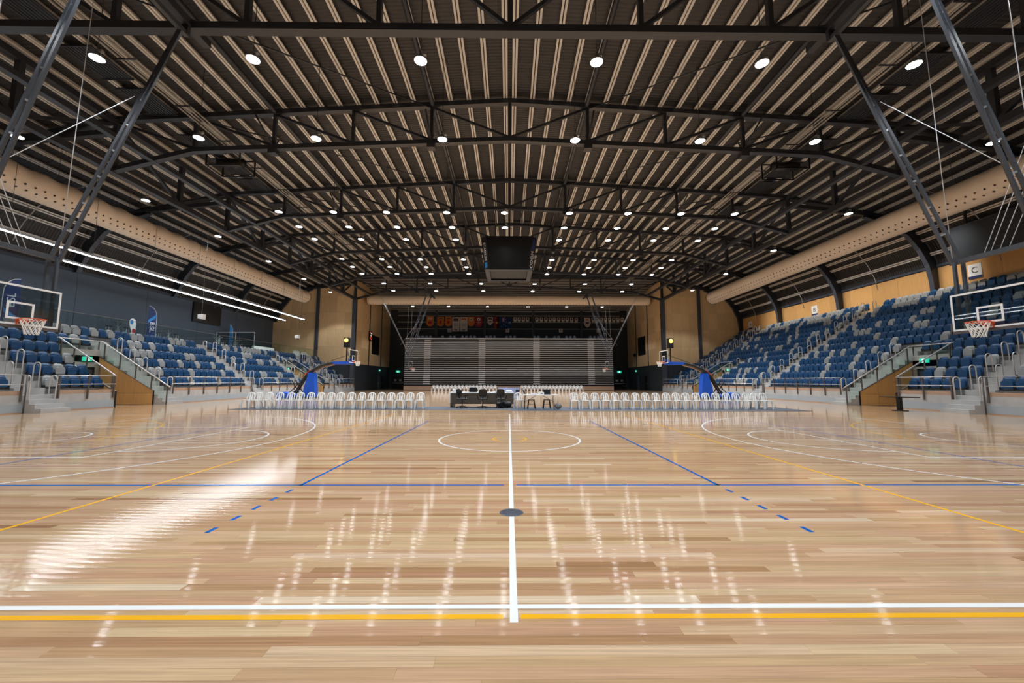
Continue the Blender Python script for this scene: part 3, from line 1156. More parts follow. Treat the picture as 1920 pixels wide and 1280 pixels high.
def hung_hoop(label, s, y):
    t = thing('hung_hoop', label, 'basketball hoop', (s * 12.8, y, 0), 0, 'hoops hung from the roof')
    backboard(t, 0, s)
    mb = MB()
    mb.box(-.04, .04, -.93, .93, 2.83, 2.90)
    mb.box(-.04, .04, -.95, -.90, 2.83, 3.12)
    mb.box(-.04, .04, .90, .95, 2.83, 3.12)
    mb.build('edge_padding', M['padgrey'], t)
    for q in (-1, 1):
        for d in (.10, .36):
            MB().bar((s * d, q * .8, 2.95), (s * (d + .12), q * .9, 4.95), .07, .07).build('drop_tube', M['hoopf'], t)
        mb = MB()
        for z in (3.2, 4.0):
            mb.bar((s * .1, q * .82, z), (s * .4, q * .82, z), .04, .04)
        mb.build('drop_rungs', M['hoopf'], t)
        # ladder mast up to the roof
        b0, t0 = Vector((s * .36, q * .95, 4.95)), Vector((-s * 2.15, q * 1.25 + .25, 12.75))
        mb = MB()
        dv = Vector((s * .0, q * .0, 0))
        off = Vector((s * .13, 0, .05))
        off2 = Vector((s * .03, 0, .01))
        mb.bar(b0 - off, t0 - off2, .075, .075)
        mb.bar(b0 + off, t0 + off2, .075, .075)
        mb.build('mast', M['hoopf'], t)
        mb = MB()
        for k in range(1, 8):
            u = k / 9
            c = b0.lerp(t0, u)
            o = off.lerp(off2, u)
            mb.bar(c - o, c + o, .05, .05)
        mb.build('mast_rungs', M['alu'], t)
        MB().tube([(s * .3, q * 1.0, 4.95), (s * .12, q * 1.0, 16.5)], .010, 6).build('lift_cable', M['cable_lit' if y < 10 else 'cable'], t)
    MB().bar((s * .3, -1.05, 4.95), (s * .3, 1.05, 4.95), .12, .12).build('cross_member', M['hoopf'], t)
    MB().bar((-s * 2.15, -1.2, 12.78), (-s * 2.15, 1.75, 12.78), .14, .14).build('hinge_bar', M['hoopf'], t)
    for k, yy in enumerate((.25, .1, -.1, -.3)):
        MB().tube([(s * .32, yy, 4.98), (s * 6.05, yy * 1.9, 16.35)], .009, 6).build('brace_rod', M['cable_lit' if y < 10 else 'cable'], t)
    MB().tube([(-s * 1.2, 1.2, 10.2), (s * 1.1, -1.0, 6.0)], .010, 5).build('stay_cable', M['cable_lit' if y < 10 else 'cable'], t)
    for yy in (-1.2, 1.7):
        MB().box(-s * 2.15 - .1, -s * 2.15 + .1, yy - .06, yy + .06, 12.75, 13.1).build('bracket', M['steel'], t)
    return t


for yc, nm in ((0.0, 'near'), (41.2, 'far')):
    for s, side in ((-1, 'left'), (1, 'right')):
        hung_hoop('glass basketball backboard hung on slanting masts, %s %s one' % (nm, side), s, yc)
# beams the masts hang from
for yc in (0.2, 41.4):
    for s in (-1, 1):
        for yy in (-1.4, 1.55):
            pass
        if yc < 1:
            MB().bar((s * 10.65, -6, 13.2), (s * 10.65, 2.6, 13.2), .26, .24).build('roof_beam', M['steel'], ce)
        else:
            MB().bar((s * 10.65, 37.3, 13.2), (s * 10.65, 45.4, 13.2), .2, .2).build('roof_beam', M['steel'], ce)


def portable_hoop(s, side):
    X = 12.7
    t = thing('portable_hoop', 'portable basketball hoop with blue padded base on the %s' % side, 'basketball hoop', (s * X, 22.0, 0))
    backboard(t, 0, s)
    arm = [(.75, 2.93), (1.5, 2.92), (2.3, 2.72), (3.0, 2.40), (3.45, 2.1), (3.9, 1.55), (4.2, 1.0), (4.55, .42)]
    mb = MB()
    for q in (-.16, .16):
        mb.tube([(s * a, q, b) for a, b in arm], [.08, .1, .12, .13, .11, .08, .07, .06], 8)
    mb.build('boom', M['black'], t)
    MB().tube([(s * a, 0, b - .17) for a, b in arm[1:5]], .035, 6).build('lower_boom', M['stripwood'], t)
    MB().box(*sorted((s * .05, s * .3)), -.3, .3, 2.9, 3.25).build('board_bracket', M['pad'], t)
    mb = MB().prism([(s * .1, 2.78), (s * 1.5, 2.80), (s * 1.65, 2.98), (s * .1, 3.05)], -.26, .26)
    mb.build('boom_padding', M['pad'], t)
    mb = MB()
    prof = [(2.88, 0.12), (3.82, .12), (3.76, .9), (3.52, 1.75), (3.46, 2.1), (3.06, 2.1), (3.0, 1.75), (2.9, .9)]
    mb.prism([(s * a, b) for a, b in prof], -.3, .3)
    mb.build('front_padding', M['pad'], t)
    mb = MB()
    for q in (-.3, .3):
        mb.bar((s * 3.9, q, .2), (s * 4.75, q, 1.5), .06, .06)
        mb.bar((s * 5.0, q, .35), (s * 4.1, q, 1.3), .05, .05)
    mb.build('strut', M['black'], t)
    MB().bar((s * 3.35, 0, 2.3), (s * 3.75, 0, 1.95), .4, .1).build('spring_cover', M['orange'], t)
    MB().prism([(s * 4.65, .06), (s * 5.75, .06), (s * 5.8, .40), (s * 5.6, .54), (s * 5.0, .50), (s * 4.65, .30)], -.55, .55).build('base_cover', M['pad'], t)
    MB().box(*sorted((s * 2.9, s * 5.75)), -.5, .5, .05, .14).build('base_frame', M['black'], t)
    mb = MB()
    for a in (3.2, 5.4):
        for q in (-.45, .45):
            mb.tube([(s * a, q - .05, .06), (s * a, q + .05, .06)], .06, 10)
    mb.build('wheels', M['black'], t)
    mb = MB()
    mb.bar((s * .55, 0, 3.0), (s * .55, 0, 4.15), .08, .08)
    mb.bar((s * .15, .12, 3.2), (s * .52, 0, 3.65), .035, .035)
    mb.bar((s * 2.1, 0, 2.95), (s * .55, 0, 3.5), .035, .035)
    mb.bar((s * .2, 0, 3.3), (s * .55, 0, 3.9), .03, .03)
    mb.build('clock_post', M['black'], t)
    MB().box(*sorted((s * .35, s * .75)), -.2, .2, 4.15, 4.95).build('shot_clock', M['black'], t)
    MB().tube([(s * .55, -.2, 4.72), (s * .55, -.215, 4.72)], .17, 16).build('clock_face', M['amber'], t)
    return t


portable_hoop(-1, 'left')
portable_hoop(1, 'right')

# ------------------------------------------------------------------ stands
X0, SD, Z0 = 21.6, .85, .8
VOM = [(11.75, 14.0, 1), (33.8, 36.1, -1)]         # entry tunnels: y range, side on which the stair lies (+1 = far)
AISLES = [(7.6, 8.8), (23.3, 24.6), (39.0, 40.2)]
STAIRS = [(14.08, 15.28), (32.52, 33.72)]
YS0, YS1 = 3.0, YE - .2
SEGLOW = [(3.2, 7.55), (8.85, 11.65), (15.33, 23.25), (24.65, 32.47), (36.2, 38.95), (40.25, 45.1)]
SEG4 = [(3.2, 7.55), (8.85, 14.0), (15.33, 23.25), (24.65, 32.47), (33.9, 38.95), (40.25, 45.1)]
SEGHI = [(3.2, 7.55), (8.85, 23.25), (24.65, 38.95), (40.25, 45.1)]
door_no = [0]


def grandstand(s, side, n, rise):
    t = thing('grandstand', 'stepped concrete grandstand with aisles and entry tunnels along the %s side' % side, 'grandstand', (s * X0, 24, 0))

    def bx(name, m, x0, x1, y0, y1, z0, z1, par=None):
        return MB().box(*sorted((s * x0, s * x1)), y0, y1, z0, z1).build(name, m, par or t, True)

    for k in range(n):
        xk, zk = X0 + k * SD, Z0 + k * rise
        ranges = [(YS0, 11.7), (14.05, 33.75), (36.15, YS1)] if k < 4 else [(YS0, YS1)]
        for a, b in ranges:
            x1 = xk + SD + .05 if k < n - 1 else (33.5 if s > 0 else xk + SD)
            bx('tier', M['concrete'], xk, x1, a, b, 0 if k == 0 else zk - rise - .12, zk)
    # front face: painted kick board, timber strip, timber foot strip
    for a, b in ((YS0, 11.7), (14.05, 33.75), (36.15, YS1)):
        bx('kick_board', M['kick'], X0 - .03, X0, a, b, .05, .40)
        bx('foot_strip', M['stripwood'], X0 - .05, X0, a, b, 0, .05)
    for a, b in SEGLOW:
        bx('timber_strip', M['stripwood'], X0 + .02, X0 + .07, a, b, Z0, Z0 + .19)
    # aisles: half steps, front stairs
    for ai, (a, b) in enumerate(AISLES + STAIRS):
        full = ai < 3
        for k in range(n - 1 if full else 5):
            xk, zk = X0 + k * SD, Z0 + k * rise
            bx('aisle_step', M['concrete'], xk + SD - .40, xk + SD, a, b, zk, zk + rise / 2)
        for i in range(3):
            bx('front_step', M['concrete'], X0 - .28 * (i + 1), X0 - .28 * i, a, b, 0, .6 - .2 * i)
        # bent handrails
        for k in range(n if full else 5):
            xk, zk = X0 + k * SD, Z0 + k * rise
            for e in ((a + .08, b - .08) if full else ((b - .08,) if ai == 3 else (a + .08,))):
                xa, xb = xk - .14, xk + .17
                za = zk - rise / 2 if k else .35
                top = zk + .90
                pts = [(s * xa, e, za), (s * xa, e, top - .15)]
                for q in range(1, 6):
                    an = PI - PI * q / 6
                    pts.append((s * ((xa + xb) / 2 + (xb - xa) / 2 * math.cos(an)), e, top - .15 + .15 * math.sin(an)))
                pts += [(s * xb, e, top - .15), (s * xb, e, zk)]
                MB().tube(pts, .024, 7).build('hand_rail', M['rail'], t, True)
        for e in (a, b) if full else ():
            MB().tube([(s * (X0 - .08), e, 0), (s * (X0 - .08), e, 1.72)], .028, 7).build('stair_post', M['post'], t, True)
    # guard rail along the front
    for a, b in SEGLOW:
        g = MB()
        for z in (1.70, 1.27):
            g.tube([(s * (X0 - .06), a, z), (s * (X0 - .06), b, z)], .02, 7)
        g.build('guard_rail', M['rail'], t, True)
        m_ = max(2, round((b - a) / 1.25))
        for i in range(m_ + 1):
            y = a + .08 + (b - a - .16) * i / m_
            MB().box(*sorted((s * (X0 - .07), s * (X0 - .02))), y - .03, y + .03, .52, 1.72).build('guard_post', M['post'], t, True)
    # seat beams
    for k in range(n):
        xk, zk = X0 + k * SD, Z0 + k * rise
        for a, b in (SEGLOW if k < 4 else SEG4 if k == 4 else SEGHI):
            bx('seat_beam', M['alu'], xk + .62, xk + .67, a, b, zk + .20, zk + .25)
    # entry tunnels
    for vi, (ya, yb, st) in enumerate(VOM):
        xe = X0 + 4 * SD
        ztop = Z0 + 3.35 * rise
        slope = (ztop - .85) / (xe - X0)
        for q, (yy, stairside) in enumerate(((ya, st < 0), (yb, st > 0))):
            y0, y1 = (yy - .07, yy) if q == 0 else (yy, yy + .07)
            xs = [X0 - .03, X0 + 1.1, X0 + 2.2, xe]
            for u, v in zip(xs, xs[1:]):
                bx('cheek_panel', M['ply2'], u + .006, v - .006, y0, y1, .0, .695)
                zu, zv = .85 + slope * (u - X0), .85 + slope * (v - X0)
                MB().prism([(s * (u + .006), .705), (s * (v - .006), .705), (s * (v - .006), zv), (s * (u + .006), zu)], y0, y1).build('cheek_panel', M['ply2'], t, True)
            MB().bar((s * (X0 - .03), (y0 + y1) / 2, .85), (s * xe, (y0 + y1) / 2, ztop + .02), .11, .03).build('cheek_capping', M['post'], t, True)
            bx('cheek_core', M['black'], X0 - .05, X0 - .03, y0 - .01, y1 + .01, 0, .86)
            ym = (y0 + y1) / 2
            rx0, rz0 = (X0 - 1.0, 1.06) if stairside else (X0 + .1, 1.74)
            rx1, rz1 = xe, ztop + .98
            mb = MB()
            mb.bar((s * rx0, ym, rz0), (s * rx1, ym, rz1), .05, .05)
            mb.build('sloping_rail', M['rail'], t, True)
            if stairside:
                poly = [(rx0 + .1, .12), (rx0 + .1, rz0 - .0), (rx1, rz1 - .06), (rx1, ztop + .05), (X0, .9), (X0 - .1, .6)]
            else:
                poly = [(X0, .9), (X0, rz0 - .12), (rx0, rz0 - .05), (rx1, rz1 - .06), (rx1, ztop + .05)]
            MB().prism([(s * a, b) for a, b in poly], ym - .006, ym + .006).build('glass_panel', M['glass'], t, True)
            mb = MB()
            for i in range(5):
                u = (i + .15) / 4.4
                x = rx0 + (rx1 - rx0) * u
                if x > rx1:
                    continue
                zb = max(.85 + slope * (x - X0), 0.02) if x > X0 - .05 else max(0, .6 - .72 * (X0 - x))
                mb.box(*sorted((s * x - .02, s * x + .02)), ym - .03, ym + .03, zb, rz0 + (rz1 - rz0) * (x - rx0) / (rx1 - rx0) - .03)
            mb.build('rail_posts', M['post'], t, True)
        # back of the tunnel: doorway wall, glass guard over it
        bx('tunnel_wall', M['concrete'], xe, xe + .12, ya, yb, 2.25, ztop + .05)
        bx('tunnel_jamb', M['concrete'], xe, xe + .12, ya, ya + .18, 0, 2.25)
        bx('tunnel_jamb', M['concrete'], xe, xe + .12, yb - .18, yb, 0, 2.25)
        MB().box(*sorted((s * (xe + .04), s * (xe + .055))), ya, yb, ztop + .05, ztop + .93).build('glass_panel', M['glass'], t, True)
        MB().tube([(s * xe + s * .05, ya - .05, ztop + .96), (s * xe + s * .05, yb + .05, ztop + .96)], .028, 7).build('cross_rail', M['rail'], t, True)
        for yy in (ya + .05, (ya + yb) / 2, yb - .05):
            bx('cross_post', M['post'], xe + .03, xe + .07, yy - .025, yy + .025, ztop, ztop + .94)
        door_no[0] += 1
        d = MB().box(*sorted((s * (xe + .05), s * (xe + .1))), ya + .18, yb - .18, 0, 2.25).build('door_%d' % door_no[0], M['black'])
        struct(d)
        MB().box(*sorted((s * (xe + .03), s * (xe + .05))), ya + .30, (ya + yb) / 2 - .04, .1, 2.1).build('leaf', M['steel2'], d)
        MB().box(*sorted((s * (xe + .03), s * (xe + .05))), (ya + yb) / 2 + .04, yb - .30, .1, 2.1).build('leaf', M['steel2'], d)
        MB().box(*sorted((s * (xe + .0), s * (xe + .03))), (ya + yb) / 2 - .16, (ya + yb) / 2 - .10, .9, 1.3).build('handle', M['rail'], d)
    return t


gl = grandstand(-1, 'left', 6, .62)
gr = grandstand(1, 'right', 13, .565)
ZC = Z0 + 6 * .62
MB().box(-XW, -(X0 + 6 * SD), YS0, YS1, ZC - .8, ZC).build('concourse_slab', M['concrete'], gl, True)


# ------------------------------------------------------------------ exit signs
def exit_sign(loc, n, label, w=.52, h=.26, hang=False):
    """n: facing direction (unit x/y)"""
    t = thing('exit_sign', label, 'exit sign', loc, 0, 'green exit signs')
    r = Vector((-n[1], n[0], 0))
    nv = Vector((n[0], n[1], 0))
    up = Vector((0, 0, 1))

    def quad(mb, a0, a1, b0, b1, d):
        mb.add([r * a0 + up * b0 + nv * d, r * a1 + up * b0 + nv * d, r * a1 + up * b1 + nv * d, r * a0 + up * b1 + nv * d], Q)
    MB().bar(-r * w / 2 + up * 0, r * w / 2, .08, h).build('sign_box', M['exit'], t)
    mb = MB()
    quad(mb, -.1, .1, -h * .42, h * .42, .043)
    mb.build('door_symbol', M['exitw'], t)
    mb = MB()
    mb.tube([r * (.015) + up * (.075) + nv * .046, r * (.016) + up * (.076) + nv * .046], .022, 8)
    for a, b in (((.01, .05), (-.02, -.02)), ((-.02, -.02), (-.055, -.085)), ((-.02, -.02), (.03, -.05)), ((.03, -.05), (.035, -.10)),
                 ((.0, .04), (.05, .01)), ((.0, .04), (-.055, .02))):
        mb.bar(r * a[0] + up * a[1] + nv * .046, r * b[0] + up * b[1] + nv * .046, .018, .01, n if False else (n[0], n[1], 0))
    mb.build('running_figure', M['exit'], t)
    MB().tube([up * (h / 2), up * (h / 2 + .12)], .012, 5).build('stem', M['alu'], t)
    return t


xe = X0 + 4 * SD
for s, side in ((-1, 'left'), (1, 'right')):
    zz = 2.72
    exit_sign((s * (xe - .06), 13.25, zz), (-s, 0), 'green exit sign over the near entry tunnel in the %s stand' % side)
    exit_sign((s * (xe - .06), 34.6, zz), (-s, 0), 'green exit sign over the far entry tunnel in the %s stand' % side)
    exit_sign((s * (G - .1), 57.0 if s < 0 else 57.8, 3.15), (-s, 0), 'green exit sign on the %s dark side wall by the recess' % side)
    exit_sign((s * 20.3, YB - .1, 3.1), (0, -1), 'green exit sign over the double doors %s of the folded bleachers' % side, .75, .36)
    door_no[0] += 1
    d = MB().box(s * 20.3 - 1.1, s * 20.3 + 1.1, YB - .06, YB, 0, 2.3).build('door_%d' % door_no[0], M['black'])
    struct(d)
    for q in (-1, 1):
        MB().box(s * 20.3 + q * .53 - .5, s * 20.3 + q * .53 + .5, YB - .09, YB - .06, .03, 2.25).build('leaf', M['screen'], d)
        MB().box(s * 20.3 + q * .45 - .22, s * 20.3 + q * .45 + .22, YB - .1, YB - .09, 1.35, 1.7).build('notice', M['alu'], d)
    MB().box(s * 20.3 - .95, s * 20.3 + .95, YB - .13, YB - .09, .98, 1.04).build('push_bar', M['rail'], d)
    for y0, hh, nm in ((57.0, 2.3, 'a'), (53.2, 2.2, 'b')):
        if s < 0 and nm == 'b':
            y0 = 58.8
        door_no[0] += 1
        d = MB().box(*sorted((s * (G - .06), s * G)), y0 - .5, y0 + .5, 0, hh).build('door_%d' % door_no[0], M['black'] if nm == 'b' else M['bluewall'])
        struct(d)
        MB().box(*sorted((s * (G - .1), s * (G - .06))), y0 - .42, y0 - .36, .95, 1.1).build('handle', M['rail'], d)
    nb = MB().box(*sorted((s * (G - .12), s * (G - .04))), 52.9, 56.3, 5.7, 8.7).build('notice_board', M['screen'])
    tag(nb, 'black rectangular screen on the %s plywood recess wall' % side, 'screen')

# ------------------------------------------------------------------ stadium seats
def seat_parts():
    b = MB()
    nx, nz = 6, 4
    fr, bk = [], []
    for j in range(nz + 1):
        v = j / nz
        z = .36 + .54 * v
        hw = .238 * (1 - .16 * max(0, v - .55) ** 2 / .2) if v > .55 else .228 + .01 * v / .55
        zz = z
        for i in range(nx + 1):
            u = -1 + 2 * i / nx
            x = u * hw
            y = -.13 - .09 * v - .035 * (1 - u * u)
            dz = -.05 * u * u * u * u if j == nz else 0
            fr.append((x, y, zz + dz))
            bk.append((x, y - .03, zz + dz))
    k = len(fr)
    f = []
    for j in range(nz):
        for i in range(nx):
            a = j * (nx + 1) + i
            f.append((a, a + 1, a + nx + 2, a + nx + 1))
            f.append((k + a, k + a + nx + 1, k + a + nx + 2, k + a + 1))
    rim = [i for i in range(nx + 1)] + [j * (nx + 1) + nx for j in range(1, nz + 1)] + [nz * (nx + 1) + i for i in range(nx - 1, -1, -1)] + [j * (nx + 1) for j in range(nz - 1, 0, -1)]
    for a, c in zip(rim, rim[1:] + rim[:1]):
        f.append((a, k + a, k + c, c))
    b.add(fr + bk, f, True)
    p = MB()
    pr = [(-.21, .345), (.21, .345), (.222, .40), (.228, .59), (.205, .69), (.13, .73), (0, .74), (-.13, .73), (-.205, .69), (-.228, .59), (-.222, .40)]
    n = len(pr)
    v = []
    for (yo, sc) in ((-.10, 1.0), (-.045, .97), (-.035, .80)):
        for x, z in pr:
            v.append((x * sc, yo - .06 * (z - .345), .345 + (z - .345) * sc + (1 - sc) * .15))
    f = [tuple(range(n)), tuple(2 * n + i for i in range(n))]
    for r in range(2):
        f += [(r * n + i, r * n + (i + 1) % n, (r + 1) * n + (i + 1) % n, (r + 1) * n + i) for i in range(n)]
    p.add(v, f, False)
    r = MB()
    r.prism([(-.256, .26), (.256, .26), (.256, .43), (.236, .43), (.236, .335), (-.236, .335), (-.236, .43), (-.256, .43)], -.20, -.02)
    return b, p, r


PB, PP, PR = seat_parts()
seat_mesh = {}
for col in ('blue', 'grey'):
    mm = M['sblue'] if col == 'blue' else M['sgrey']
    a, b2, r = seat_parts()
    seat_mesh[col] = (a.mesh('backrest', mm), b2.mesh('seat_pan', mm), r.mesh('bracket', M['sbrk']))
PAT = {(-1, 1): ['GBBBB', 'BBGBB', 'BBBBG', 'GBBBB', 'BBGBB', 'GBBGG'],
       (1, 1): ['BBBBB', 'BBBGB', 'GBBBB', 'BBBGB', 'BBBBB', 'BBGBB'],
       (-1, 2): ['BBBBGBBBBGBBBBB', 'GGBBBBGBBBBBGBB', 'GBBGBBGBBGBBGBB', 'BGGGBBBBBGGBBBB', 'GGBBBGBBGBBBGBB', 'GGBBGBBGBGBGGGB'],
       (1, 2): ['BBBBBBBBBBBBBBB', 'GBBBBBGBBBBBBBB', 'BBBGBBBGBBBBBGB', 'GBBBGBBBBGBBBBB', 'BBBGBBBBGBBGBBB', 'BGBBGBBBBGBBBBB']}
spots = []
for s, n, rise in ((-1, 6, .62), (1, 13, .565)):
    for k in range(n):
        idx = 0
        for gi, (a, b) in enumerate(SEGLOW if k < 4 else SEG4 if k == 4 else SEGHI):
            m_ = int((b - a) / .52)
            for i in range(m_):
                y = a + (b - a) * (i + .5) / m_
                idx += 1
                pt = PAT.get((s, gi), None)
                if pt and k < 4:
                    g = pt[k][i % len(pt[k])] == 'G'
                else:
                    pgrey = .62 if (s > 0 and k >= 11) else .34 if s < 0 else .2
                    g = random.random() < pgrey
                x = s * (X0 + k * SD + .55)
                z = Z0 + k * rise
                D = y - CY
                u = 951 + (x - CX) / D * 741
                dist = math.dist((x, y, z + .6), (CX, CY, CH))
                spots.append((0 if -25 < u < 1945 else 1, dist, x, y, z, s, k, idx, 'grey' if g else 'blue'))
spots.sort()
first = {}
rest = MB()
for n_, (vis, dist, x, y, z, s, k, idx, col) in enumerate(spots):
    rz = -PI / 2 if s < 0 else PI / 2
    if n_ < 300:
        lab = '%s folded stadium seat, %s stand, %s row up, %s along from the camera end' % (col, 'left' if s < 0 else 'right', ordn(k + 1), ordn(idx))
        if col not in first:
            t = thing('stadium_seat', lab, 'seat', (x, y, z), rz, 'folded seats in the stands')
            for nm, me in zip(('backrest', 'seat_pan', 'bracket'), seat_mesh[col]):
                o = bpy.data.objects.new(nm, me)
                C.objects.link(o)
                o.parent = t
            first[col] = t
        else:
            dup(first[col], (x, y, z), rz, lab)
    else:
        c_, s_ = (0, -1) if s < 0 else (0, 1)
        for mb, mi in ((PB, 0 if col == 'blue' else 1), (PP, 0 if col == 'blue' else 1), (PR, 2)):
            rest.cur = mi
            rest.add([(x - s_ * p[1], y + s_ * p[0], z + p[2]) for p in mb.v], mb.f, mb is PB)
ro = rest.build('stadium_seats', [M['sblue'], M['sgrey'], M['sbrk']], fix=False)
tag(ro, 'blue and grey folded seats of the higher and farther rows in both stands', 'seats', None, 'stuff')

# ------------------------------------------------------------------ retractable bleachers at the far end
t = thing('folded_bleachers', 'wide grey retractable bleachers folded flat against the far end', 'bleachers', (0, 51.0, 0))
BF = 51.0
MB().box(-16.2, 16.2, BF + .35, BF + 5.5, .1, 8.0).build('frame_box', M['black'], t, True)
nt_ = 23
for k in range(nt_):
    z = .95 + k * (7.0 / (nt_ - 1))
    y = BF + .012 * k
    MB().box(-16.2, 16.2, y, y + .05, z - .042, z + .045).build('tier', M['nose'], t, True)
    mb = MB()
    for i in range(58):
        x = -15.9 + i * .55
        if any(abs(x - a) < .6 for a in (-12.7, -4.2, 4.3, 12.8)) or random.random() < .55:
            continue
        mb.box(x - .22, x + .22, y + .25, y + .3, z + .075, z + .075 + random.uniform(.05, .10))
    tag(mb.build('folded_seats', M['black'], t, True), kind='stuff')
    for a in (-12.7, -4.2, 4.3, 12.8):
        MB().box(a - .5, a + .5, y - .03, y + .05, z - .06, z + .12).build('aisle_step', M['nose'], t, True)
mb = MB()
MB().box(-16.2, 16.2, BF - .02, BF + .3, .05, .62).build('base_fascia', M['stripwood'], t, True)
for i in range(50):
    x = -15.5 + i * .63
    if random.random() < .35:
        continue
    MB().prism([(x - .2, 8.1), (x + .2, 8.1), (x + .2, 8.4), (x + .14, 8.5), (x - .14, 8.5), (x - .2, 8.4)], BF + .55, BF + .62).build('top_seat', M['steel2'], t, True)
MB().box(-16.2, 16.2, BF + .3, BF + 1.2, 8.02, 8.1).build('top_deck', M['alu'], t, True)

# ------------------------------------------------------------------ banners, flags and block letters on the back wall
YBN = YB - .55


def px2(x, y, Y):
    """world x,z for photograph direction at depth Y (used once to set sizes of the hung banners)"""
    a, b = (x - 960) / 740.86, (640 - y) / 740.86
    cp, sp = math.cos(.09858), math.sin(.09858)
    yy, zz = cp - b * sp, sp + b * cp
    k = (Y - CY) / yy
    return CX + (a + .008) * k, CH + zz * k


def banner(name, label, x0, x1, y0, y1, m, style='round', marks=(), cat='banner', group='banners on the far wall'):
    a, zt = px2(x0, y0, YBN)
    b, zb = px2(x1, y1, YBN)
    w_, h = b - a, zt - zb
    t = thing(name, label, cat, ((a + b) / 2, YBN, zb), 0, group)
    hw = w_ / 2
    if style == 'round':
        poly = [(-hw, h)] + [(-hw, h * .25)] + [(hw * math.cos(PI + PI * q / 8), h * .25 * (1 - math.sin(PI * q / 8))) for q in range(1, 8)] + [(hw, h * .25), (hw, h)]
    elif style == 'point':
        poly = [(-hw, h), (-hw, h * .22), (0, 0), (hw, h * .22), (hw, h)]
    elif style == 'shield':
        poly = [(-hw, h), (-hw, h * .3), (-hw * .6, h * .12), (0, 0), (hw * .6, h * .12), (hw, h * .3), (hw, h)]
    else:
        poly = [(-hw, h), (-hw, 0), (hw, 0), (hw, h)]
    MB().prism(poly, -.012, .012).build('cloth', m, t)
    for mk in marks:
        kind, mm = mk[0], mk[1]
        mb = MB()
        if kind == 'box':
            x0_, x1_, z0_, z1_ = mk[2:]
            mb.box(x0_ * hw, x1_ * hw, -.03, -.012, z0_ * h, z1_ * h)
        elif kind == 'disc':
            mb.disc((mk[2] * hw, -.03 - (mk[5] if len(mk) > 5 else 0), mk[3] * h), mk[4] * hw, 14, 'Y')
        elif kind == 'star':
            R_ = mk[4] * hw
            v = []
            for q in range(14):
                r_ = R_ if q % 2 == 0 else R_ * .45
                v.append((mk[2] * hw + r_ * math.sin(PI * q / 7), -.03, mk[3] * h + r_ * math.cos(PI * q / 7)))
            mb.add(v, [tuple(range(14))])
        elif kind == 'ring':
            v = []
            for q in range(13):
                an = PI * 2 * q / 16 - PI * .25
                for r_ in (mk[4], mk[4] * .55):
                    v.append((mk[2] * hw + r_ * hw * math.cos(an), -.03, mk[3] * h + r_ * hw * math.sin(an)))
            mb.add(v, [(2 * q, 2 * q + 1, 2 * q + 3, 2 * q + 2) for q in range(12)])
        elif kind == 'line':
            mb.bar((mk[2] * hw, -.025 - mk[7], mk[3] * h), (mk[4] * hw, -.025 - mk[7], mk[5] * h), mk[6] * hw, .02, (0, 1, 0))
        mb.build('print', mm, t)
    MB().bar((-hw, 0, h), (hw, 0, h), .05, .05).build('rod', M['black'], t)
    MB().tube([(0, 0, h), (0, .35, h + .5)], .01, 4).build('hanger', M['black'], t)
    return t


B_ = M
ob = lambda m2: (('box', M['bcream'], -.6, .6, .78, .88), ('box', m2, -.55, .55, .5, .7), ('box', m2, -.4, .4, .22, .34))
banner('banner', 'orange round-bottomed banner furthest left on the far wall', 800, 813, 593, 612, M['bor'], 'round',
       (('box', M['bcream'], -.5, -.1, .68, .86), ('box', M['bcream'], .1, .5, .68, .86), ('box', M['bred'], -.5, .5, .25, .5)))
banner('banner', 'orange round-bottomed banner just right of the left steel post', 820, 832.3, 594, 612, M['bor'], 'round', (('box', M['bdark'], -.55, .55, .76, .86), ('box', M['bred'], -.3, .3, .3, .6)))
banner('banner', 'orange round-bottomed banner beside the two cream banners', 834.8, 847, 593.5, 612, M['bor'], 'round', (('box', M['bdark'], -.55, .55, .72, .82), ('box', M['bred'], -.35, .35, .3, .55)))
for i, (a, b) in enumerate(((848.2, 861.3), (862.8, 876.2))):
    banner('banner', 'long cream banner with brown print, %s of the pair' % ('left' if i == 0 else 'right'), a, b, 594.5, 621.5, M['bcream'], 'flat',
           (('box', M['byel'] if False else M['bor'], -.7, .7, .8, .92) if i else ('box', M['bdark'], -.7, .7, .72, .9), ('box', M['bdark'], -.6, .6, .5, .53), ('box', M['bdark'], -.6, .6, .4, .43), ('box', M['bdark'], -.4, .4, .08, .14)))
banner('banner', 'orange round-bottomed banner with a pale emblem right of the cream banners', 877.5, 889.3, 594, 612, M['bor'], 'round', (('disc', M['bcream'], 0, .72, .5), ('disc', M['bdark'], 0, .72, .25, .005)))
banner('banner', 'crimson round-bottomed banner with a pale emblem', 890.7, 904, 594, 613, M['bred'], 'round', (('disc', M['bcream'], 0, .75, .5), ('disc', M['bdark'], 0, .72, .22, .005), ('box', M['bcream'], -.5, .5, .42, .47), ('box', M['bcream'], -.35, .35, .28, .33)))
banner('banner', 'white shield-shaped banner left of the flags', 914, 924, 594.5, 609.5, M['bcream'], 'shield', (('box', M['bdark'], -.7, .7, .7, .9), ('box', M['bdark'], -.5, .5, .35, .5)))
banner('flag', 'red and black flag with a yellow disc, hung sideways', 926.8, 935.6, 594, 616, M['bblack'], 'flat', (('box', M['bred'], -1, 0, 0, 1), ('disc', M['byel'], 0, .5, .5, .02)), 'flag', 'flags on the far wall')
